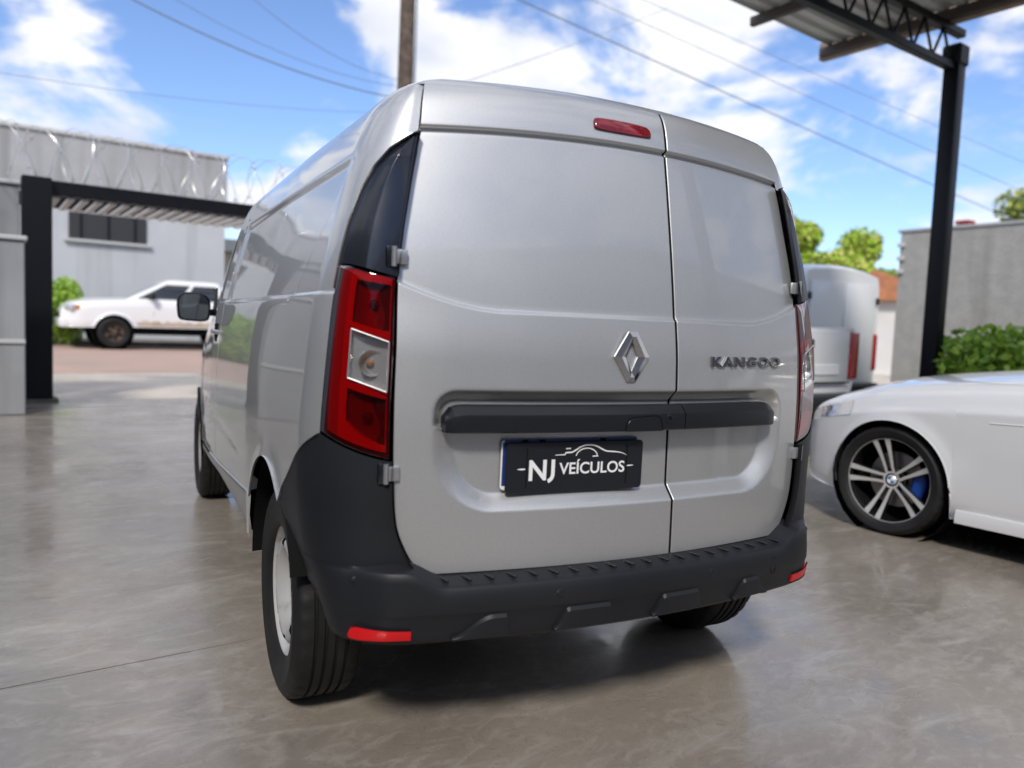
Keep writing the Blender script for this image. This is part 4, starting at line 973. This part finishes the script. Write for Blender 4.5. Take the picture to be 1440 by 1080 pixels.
# ------------------------------------------------------------------ other vehicles (local: rear at y=0, heading +Y)
def car_lower(root, sp, matn):
    hwf, zsh, zdk = pch(*sp['hw']), pch(*sp['shoulder']), pch(*sp['deck'])
    L = sp['L']; R = sp['arch']; axz = sp['axz']; zb0 = pch(*sp['bottom'])
    y = [LIN(0, .12, 6)]
    cur = .12
    for ax in sp['axles']:
        y += [LIN(cur, ax-R-.004, 14)[1:], ax-R*np.cos(LIN(0, math.pi, 34)), ]; cur = ax+R+.004
    y += [LIN(cur, L-.25, 10), LIN(L-.25, L, 12)[1:]]
    y = np.concatenate(y); zb = zb0(y)
    for ax in sp['axles']:
        ins = np.abs(y-ax) <= R+1e-6; zb = np.where(ins, np.maximum(axz+np.sqrt(np.maximum(R**2-(y-ax)**2, 0)), zb), zb)
    pf = pch([0, .10, .30, .62, .78, .83, .94, 1.0], sp.get('prof', [.965, .985, .998, 1.0, .992, .972, .955, .925]))
    f = np.concatenate([LIN(0, .72, 18), LIN(.75, .90, 12), LIN(.92, 1, 5)])
    H = hwf(y); Z = zb[None]+f[:, None]*(zsh(y)-zb)[None]
    # the side profile is taken from height, not from the arch cut
    fz = np.clip((Z-zb0(y)[None])/(zsh(y)-zb0(y))[None], 0, 1)
    X = H[None]*pf(fz)
    for ax in sp['axles']:
        r = np.hypot(y[None]-ax, Z-axz); X = X+sp.get('flare', .012)*np.exp(-((r-R)/.04)**2)
    t = LIN(0, 1, 14)[1:, None]
    X2 = X[-1][None]*(1-t); Z2 = zsh(y)[None]+(zdk(y)-zsh(y))[None]*np.sin(t*math.pi/2)**.8
    Xa = np.concatenate([X, X2]); Za = np.concatenate([Z, Z2]); Ya = np.broadcast_to(y, Xa.shape)
    mb = MB()
    for m in (-1, 1):
        mb.grid(np.stack([m*Xa, Ya, Za], -1), m < 0, custom=True, flange=(.010, 'B'))
    ring = np.stack([-Xa[:, 0], Ya[:, 0], Za[:, 0]], -1); ring2 = np.stack([Xa[:, 0], Ya[:, 0], Za[:, 0]], -1)[::-1][1:]
    cap = np.concatenate([ring, ring2]); mb.add(cap, [tuple(range(len(cap)))], 0, np.tile([0, -1., 0], (len(cap), 1)))
    ring = np.stack([-Xa[:, -1], Ya[:, -1], Za[:, -1]], -1); ring2 = np.stack([Xa[:, -1], Ya[:, -1], Za[:, -1]], -1)[::-1][1:]
    cap = np.concatenate([ring, ring2]); mb.add(cap, [tuple(range(len(cap)))], 0, np.tile([0, 1., 0], (len(cap), 1)))
    mb.build('body', matn, root)
    ub = MB(); w = float(hwf(L/2))
    ub.box((0, L/2, zb0(L/2)+.06), (w*1.5, L*.9, .05))
    if sp.get('chassis'): ub.box((0, L*.47, .46), (w*1.62, L*.78, .22), bev=.03)
    for ax in sp['axles']:
        for m in (-1, 1):
            ub.lathe([(R+.012, m*(w-.05)), (R+.015, m*(w-.32))], (0, ax, axz), 'x', 26); ub.lathe([(.03, m*(w-.30)), (R+.015, m*(w-.32))], (0, ax, axz), 'x', 26)
    ub.build('underbody', 'dark', root)
    return hwf, zsh, zdk, pf, zb0
def greenhouse(root, y0, y1, yr0, yr1, hwb, hwt, zb, zt, matn, panes):
    """cab: lower ring y0..y1, upper ring yr0..yr1; panes = list of (side fractions f0,f1)"""
    def ring(f, off=0.):
        a, b = y0+(yr0-y0)*f, y1+(yr1-y1)*f; h = hwb+(hwt-hwb)*f+.03*math.sin(f*math.pi); z = zb+(zt-zb)*f
        r = .16; pts = []
        for cx_, cy_, a0 in ((h-r, b-r, 0), (-h+r, b-r, 90), (-h+r, a+r, 180), (h-r, a+r, 270)):
            for i in range(7): t = rad(a0+15*i); pts.append((cx_+(r+off)*math.cos(t), cy_+(r+off)*math.sin(t), z))
        return np.array(pts)
    fs = np.concatenate([LIN(0, .9, 8), [.95, 1.0]])
    mb = MB(); R_ = [ring(f) for f in fs]
    top = R_[-1].copy(); c = top.mean(0); R_.append(c+(top-c)*np.array([.9, .94, 1])+np.array([0, 0, .03])); R_.append(c+(top-c)*np.array([.5, .6, 1])+np.array([0, 0, .055])); R_.append(c+(top-c)*.01+np.array([0, 0, .06]))
    mb.grid(np.array(R_), True, wrap_j=True); mb.build('cab', matn, root, angle=40)
    f0, f1 = .10, .84
    for m in (-1, 1):
        for a, b in panes:
            q = []
            for f in LIN(f0, f1, 5):
                h = hwb+(hwt-hwb)*f+.03*math.sin(f*math.pi)+.004; z = zb+(zt-zb)*f; ya, yb = y0+(yr0-y0)*f+.10, y1+(yr1-y1)*f-.10
                q.append([(m*h, ya+(yb-ya)*t, z) for t in LIN(a, b, 6)])
            MB().grid(np.array(q), m > 0).build('side_window', 'glass', root)
    for yb, yt, nm, sg in ((y1, yr1, 'windscreen', 1), (y0, yr0, 'rear_window', -1)):
        q = [[(x*(hwb+(hwt-hwb)*f-.13), yb+(yt-yb)*f+sg*.005, zb+(zt-zb)*f) for x in LIN(-1, 1, 8)] for f in LIN(f0, .88, 5)]
        MB().grid(np.array(q), sg < 0).build(nm, 'glass', root)
# --- white saloon with black and silver wheels
FA = 3.84
sed = tag(empty('white_sedan'), 'white saloon car with double-spoke black and silver wheels and a blue brake caliper', 'car')
cx, cy = EW(3.84, .86)[:2]; org = np.array([cx, cy, 0])-VA*FA; sed.location = tuple(org); sed.rotation_euler = (0, 0, BETA)
spec = dict(L=4.62, arch=.362, axz=.325, axles=(1.03, FA), flare=.010,
    hw=([0, .1, .4, 1.0, 3.2, 3.84, 4.2, 4.42, 4.55, 4.62], [.70, .78, .86, .895, .905, .895, .835, .735, .60, .42]),
    shoulder=([0, .2, 1.0, 2.5, 3.1, 3.84, 4.25, 4.5, 4.62], [.92, .98, 1.0, .975, .955, .885, .79, .695, .62]),
    deck=([0, .2, 1.0, 2.5, 3.1, 3.84, 4.25, 4.5, 4.62], [.95, 1.03, 1.08, 1.06, 1.04, .965, .865, .74, .64]),
    bottom=([0, .3, .6, 1.5, 3.4, 4.25, 4.62], [.30, .24, .20, .185, .185, .21, .25]),
    prof=[.955, .98, .992, 1.0, .999, .985, .955, .90])
hwS, zsS, zdS, pfS, zbS = car_lower(sed, spec, 'white_paint')
greenhouse(sed, .55, 3.12, 1.15, 2.42, .80, .56, .985, 1.39, 'white_paint', ((.08, .46), (.50, .92)))
def side_line(hwf, zshf, zb0f, pff, pts, r, name, matn, root, off=.0005, m=-1):
    """thin dark shut line lying on the flank; pts are (y, z)"""
    q = []
    for y, z in pts:
        f = (z-float(zb0f(y)))/(float(zshf(y))-float(zb0f(y))); q.append((m*(float(hwf(y))*float(pff(f))+off), y, z))
    return MB().tube(q, r, 5).build(name, matn, root)
for m in (-1, 1):
    side_line(hwS, zsS, zbS, pfS, [(2.90, .22), (2.92, .40), (2.98, .60), (3.07, .78), (3.10, .92)], .0035, 'door_gap', 'dark', sed, m=m)
    side_line(hwS, zsS, zbS, pfS, [(3.30, .735), (3.15, .742), (2.9, .748), (2.0, .765), (1.2, .78)], .004, 'side_crease', 'white_paint', sed, m=m, off=.0)
    # sill blade
    A = np.array([[(m*x, y, z) for y in LIN(1.42, 3.44, 12)] for x, z in ((.86, .24), (.896, .235), (.903, .20), (.90, .165), (.84, .16))]); MB().grid(A, m > 0).build('side_skirt', 'white_paint', sed)
    # head lamp
    hl = empty('head_lamp', parent=sed)
    q = []; 
    for i, f in enumerate(LIN(0, 1, 5)):
        row = []
        for t in LIN(0, 1, 10):
            y = 4.12+.36*t; z = .655+.045*(1-t)*0+(.09-.03*t)*f-.035*t+.03*(1-t); h = float(hwS(y)); fz = (z-float(zbS(y)))/(float(zsS(y))-float(zbS(y))); row.append((m*(h*float(pfS(min(fz, 1)))+.006), y, z))
        q.append(row)
    MB().grid(np.array(q), m < 0).build('lens', 'clear_lens', hl); q2 = np.array(q); q2[..., 0] -= m*.004; MB().grid(q2, m < 0).build('reflector', 'lamp_comp', hl)
def sedan_rim(m):
    mb = MB(); R0 = .252
    mb.lathe([(a, m*b) for a, b in [(.235, -.10), (.238, .05), (.244, .083), (.246, .090)]], n=72, mi=0)
    mb.lathe([(a, m*b) for a, b in [(.2455, .088), (.247, .0935), (.2535, .0935), (.256, .088)]], n=72, mi=1)
    mb.lathe([(0, m*.020), (.05, m*.030), (.070, m*.02)], n=30, mi=0)
    for k in range(5):
        a0 = k*2*math.pi/5+1.19
        for sd in (-1, 1):
            def pt(r, off): 
                return (r*math.cos(a0)-off*math.sin(a0), r*math.sin(a0)+off*math.cos(a0))
            prof = [(.045, .022, .010), (.070, .021, .010), (.13, .026, .012), (.19, .032, .016), (.246, .039, .021)]
            hts = [.050, .054, .060, .072, .088]
            T = []; Bt = []
            for (r, o, w), h in zip(prof, hts):
                p0, p1 = pt(r, sd*o-w*.8), pt(r, sd*o+w*.8); T.append([(m*h, *p0), (m*h, *p1)]); Bt.append([(m*(h-.03), *pt(r, sd*o-w*1.0)), (m*(h-.03), *pt(r, sd*o+w*1.0))])
            T = np.array(T); Bt = np.array(Bt)
            mb.grid(T, m > 0, 1); mb.grid(np.stack([T[:, 0], Bt[:, 0]], 1), False, 0); mb.grid(np.stack([T[:, 1], Bt[:, 1]], 1), True, 0)
        q = [pt_ for pt_ in [(.040*math.cos(a0+t), .040*math.sin(a0+t)) for t in LIN(-.75, .75, 6)]]
        mb.grid(np.array([[(m*.050, *c) for c in q], [(m*.052, c[0]*1.28, c[1]*1.28) for c in q]]), m > 0, 1)
    return mb
for ax in (1.03, FA):
    for m in (-1, 1):
        w_ = wheel(sed, (m*.785, ax, .325), m, .325, .250, .225, sedan_rim, ['alloy_black', 'alloy_cut'], .12)
        MB().lathe([(0, m*.060), (.024, m*.059), (.030, m*.052), (.031, m*.04)], n=24).build('centre_cap', 'alloy_cut', w_)
        bq = MB()
        for k in range(4): bq.lathe([(0, m*.0605), (.0225, m*.0602)], n=8, mi=k % 2, a0=k*math.pi/2, a1=(k+1)*math.pi/2)
        bq.build('badge', ['badge_blue', 'plate_white'], w_)
        MB().lathe([(.07, m*-.005), (.165, m*-.005), (.165, m*-.025)], n=40).build('brake_disc', 'disc', w_)
        MB().lathe([(a, m*b) for a, b in [(.105, .018), (.12, .03), (.17, .03), (.185, .018), (.185, -.03)]], n=12, a0=2.75, a1=3.62).build('caliper', 'caliper', w_, angle=30)
        MB().lathe([(.0, m*-.06), (.245, m*-.06)], n=30).build('wheel_back', 'dark', w_)
# --- pickups
def pickup(label, loc, rotz, muddy, group=None):
    root = tag(empty('pickup_truck', loc, rotz), label, 'pickup', group)
    wp = 'white_paint2'
    sp = dict(chassis=True, L=5.3, arch=.465, axz=.39, axles=(1.18, 4.13), flare=.03,
        hw=([0, .1, .5, 2, 4.2, 4.8, 5.1, 5.22, 5.3], [.87, .89, .905, .905, .905, .87, .76, .66, .55]),
        shoulder=([0, 1.2, 1.5, 3.0, 3.5, 4.4, 5.0, 5.2, 5.3], [1.27, 1.27, 1.26, 1.26, 1.25, 1.19, 1.11, 1.03, .90]),
        deck=([0, 1.2, 1.5, 3.0, 3.5, 4.4, 5.0, 5.2, 5.3], [1.25, 1.25, 1.28, 1.29, 1.32, 1.28, 1.19, 1.09, .94]),
        bottom=([0, .7, 1.8, 3.6, 4.75, 5.3], [.64, .60, .56, .55, .52, .50]), prof=[.95, .975, .995, 1.0, .995, .985, .965, .93])
    hwf, zsf, zdf, pff, zbf = car_lower(root, sp, wp)
    greenhouse(root, 1.25, 3.90, 1.45, 2.86, .83, .66, 1.24, 1.79, wp, ((.06, .46), (.52, .95)))
    tg = MB(); tg.box((0, -.012, .98), (1.44, .03, .50), bev=.012, seg=2); t_ = tg.build('tailgate', wp, root)
    MB().box((0, -.032, .86), (1.10, .014, .10), bev=.005).build('tailgate_pressing', wp, t_); MB().box((0, -.035, 1.10), (.24, .02, .09), bev=.008).build('tailgate_handle', 'bar', t_)
    MB().box((0, -.036, .74), (1.46, .008, .012)).build('tailgate_gap', 'dark', t_)
    for m in (-1, 1):
        tl = MB(); tl.box((m*.815, -.005, 1.0), (.15, .05, .46), bev=.018, seg=2); tl.build('tail_lamp', 'red_lamp', root, angle=50)
        hl = MB(); hl.box((m*.68, 5.03, .99), (.30, .30, .16), R=Matrix.Rotation(-m*.55, 3, 'Z'), bev=.04, seg=2); hl.build('head_lamp', 'reflector', root)
        MB().box((m*.835, 4.95, 1.01), (.05, .10, .12), bev=.015).build('indicator', 'amber', root)
        mr = MB(); mr.box((m*1.02, 3.25, 1.36), (.20, .12, .19), bev=.035, seg=2); mr.tube([(m*.82, 3.3, 1.30), (m*.95, 3.27, 1.32)], .025, 6); mr.build('door_mirror', 'bar', root)
        side_line(hwf, zsf, zbf, pff, [(3.22, .62), (3.20, .9), (3.10, 1.17)], .005, 'door_gap', 'dark', root, m=m); side_line(hwf, zsf, zbf, pff, [(2.12, .62), (2.10, .9), (2.08, 1.17)], .005, 'door_gap', 'dark', root, m=m)
        if muddy:
            A = [[(m*(float(hwf(y))*float(pff(min(1, (z-float(zbf(y)))/(float(zsf(y))-float(zbf(y))))))+.004), y, z) for y in LIN(1.72, 3.6, 24)] for z in LIN(.575, .70, 5)]
            A = np.array(A); A[-1, :, 2] += .05*np.sin(np.arange(24)*1.9)+.03*np.sin(np.arange(24)*.7); MB().grid(A, m < 0).build('mud_splash', 'mud', root)
        for ax in (1.18, 4.13):
            w_ = wheel(root, (m*.775, ax, .39), m, .39, .225, .25, lambda mm: MB().lathe([(a, mm*b) for a, b in [(.22, -.08), (.215, .06), (.228, .10), (.232, .105), (.22, .09), (.17, .05), (.10, .06), (.06, .085), (0, .088)]], n=36), 'lamp_dark', .3)
            for k in range(6):
                a = k*math.pi/3; MB().box((m*.085, .14*math.cos(a), .14*math.sin(a)), (.03, .16 if k % 3 == 0 else .10, .045), R=Matrix.Rotation(a, 3, 'X'), bev=.008).build('spoke', 'steel_dark', w_)
            if muddy: w_.children[0].data.materials[0] = M['mud_rubber']
    bp_ = MB(); bp_.box((0, -.10, .56), (1.70, .22, .16), bev=.03, seg=2); bp_.box((0, -.06, .44), (1.2, .10, .12), bev=.02); bp_.build('rear_bumper', 'bar', root)
    fb = MB(); fb.box((0, 5.20, .62), (1.46, .28, .26), bev=.06, seg=2); fb.build('front_bumper', 'silver_trim' if not muddy else wp, root); MB().box((0, 5.30, .80), (.8, .05, .16), bev=.02).build('grille', 'bar', root)
    return root
# muddy pickup across the road, heading left along -u
pk = pickup('muddy white pickup parked across the road beside the green shrub', EW(5.62, 21.35, .20), BETA+math.pi/2, True)
tx, ty = pol(50.75, 8.25)
pk2 = pickup('clean white pickup showing its tailgate between the silver van and the white saloon', (tx-.87*UA[0]+.0, ty-.87*UA[1], 0), BETA, False)
# --- tall white van beyond
root = tag(empty('white_van'), 'tall white van parked beyond the clean pickup near the iron fence', 'van')
vx, vy = pol(52.05, 13.0); root.location = (vx-.99*UA[0], vy-.99*UA[1], 0); root.rotation_euler = (0, 0, BETA)
sp = dict(L=5.6, arch=.42, axz=.34, axles=(1.1, 4.6), flare=.015, hw=([0, .06, .2, 1, 4.6, 5.2, 5.45, 5.6], [.95, .97, .985, 1.0, .99, .90, .78, .62]),
    shoulder=([0, .1, .6, 3.4, 4.2, 4.9, 5.6], [2.10, 2.13, 2.15, 2.16, 1.75, 1.15, .85]), deck=([0, .1, .6, 3.4, 4.2, 4.9, 5.6], [2.17, 2.22, 2.25, 2.26, 1.95, 1.22, .9]), bottom=([0, 2.8, 5.6], [.34, .30, .30]), prof=[.95, .98, .995, 1., .992, .988, .97, .92])
car_lower(root, sp, 'white_paint2')
for m in (-1, 1):
    d_ = MB().box((m*.42, -.012, 1.20), (.82, .03, 1.55), bev=.02, seg=2).build('rear_door', 'white_paint2', root); MB().box((m*.06, -.03, 1.0), (.03, .03, .22), bev=.006).build('door_handle', 'bar', d_)
    MB().box((m*.90, -.005, .98), (.10, .05, .55), bev=.02).build('tail_lamp', 'red_lamp', root)
    MB().box((m*.86, -.03, 1.75), (.05, .04, .10), bev=.01).build('door_hinge', 'bar', d_)
    for ax in (1.1, 4.6): wheel(root, (m*.87, ax, .34), m, .34, .205, .21, steel_rim_mb, 'steel', .2)
MB().box((0, -.05, .43), (1.85, .14, .18), bev=.03).build('rear_bumper', 'bar', root)
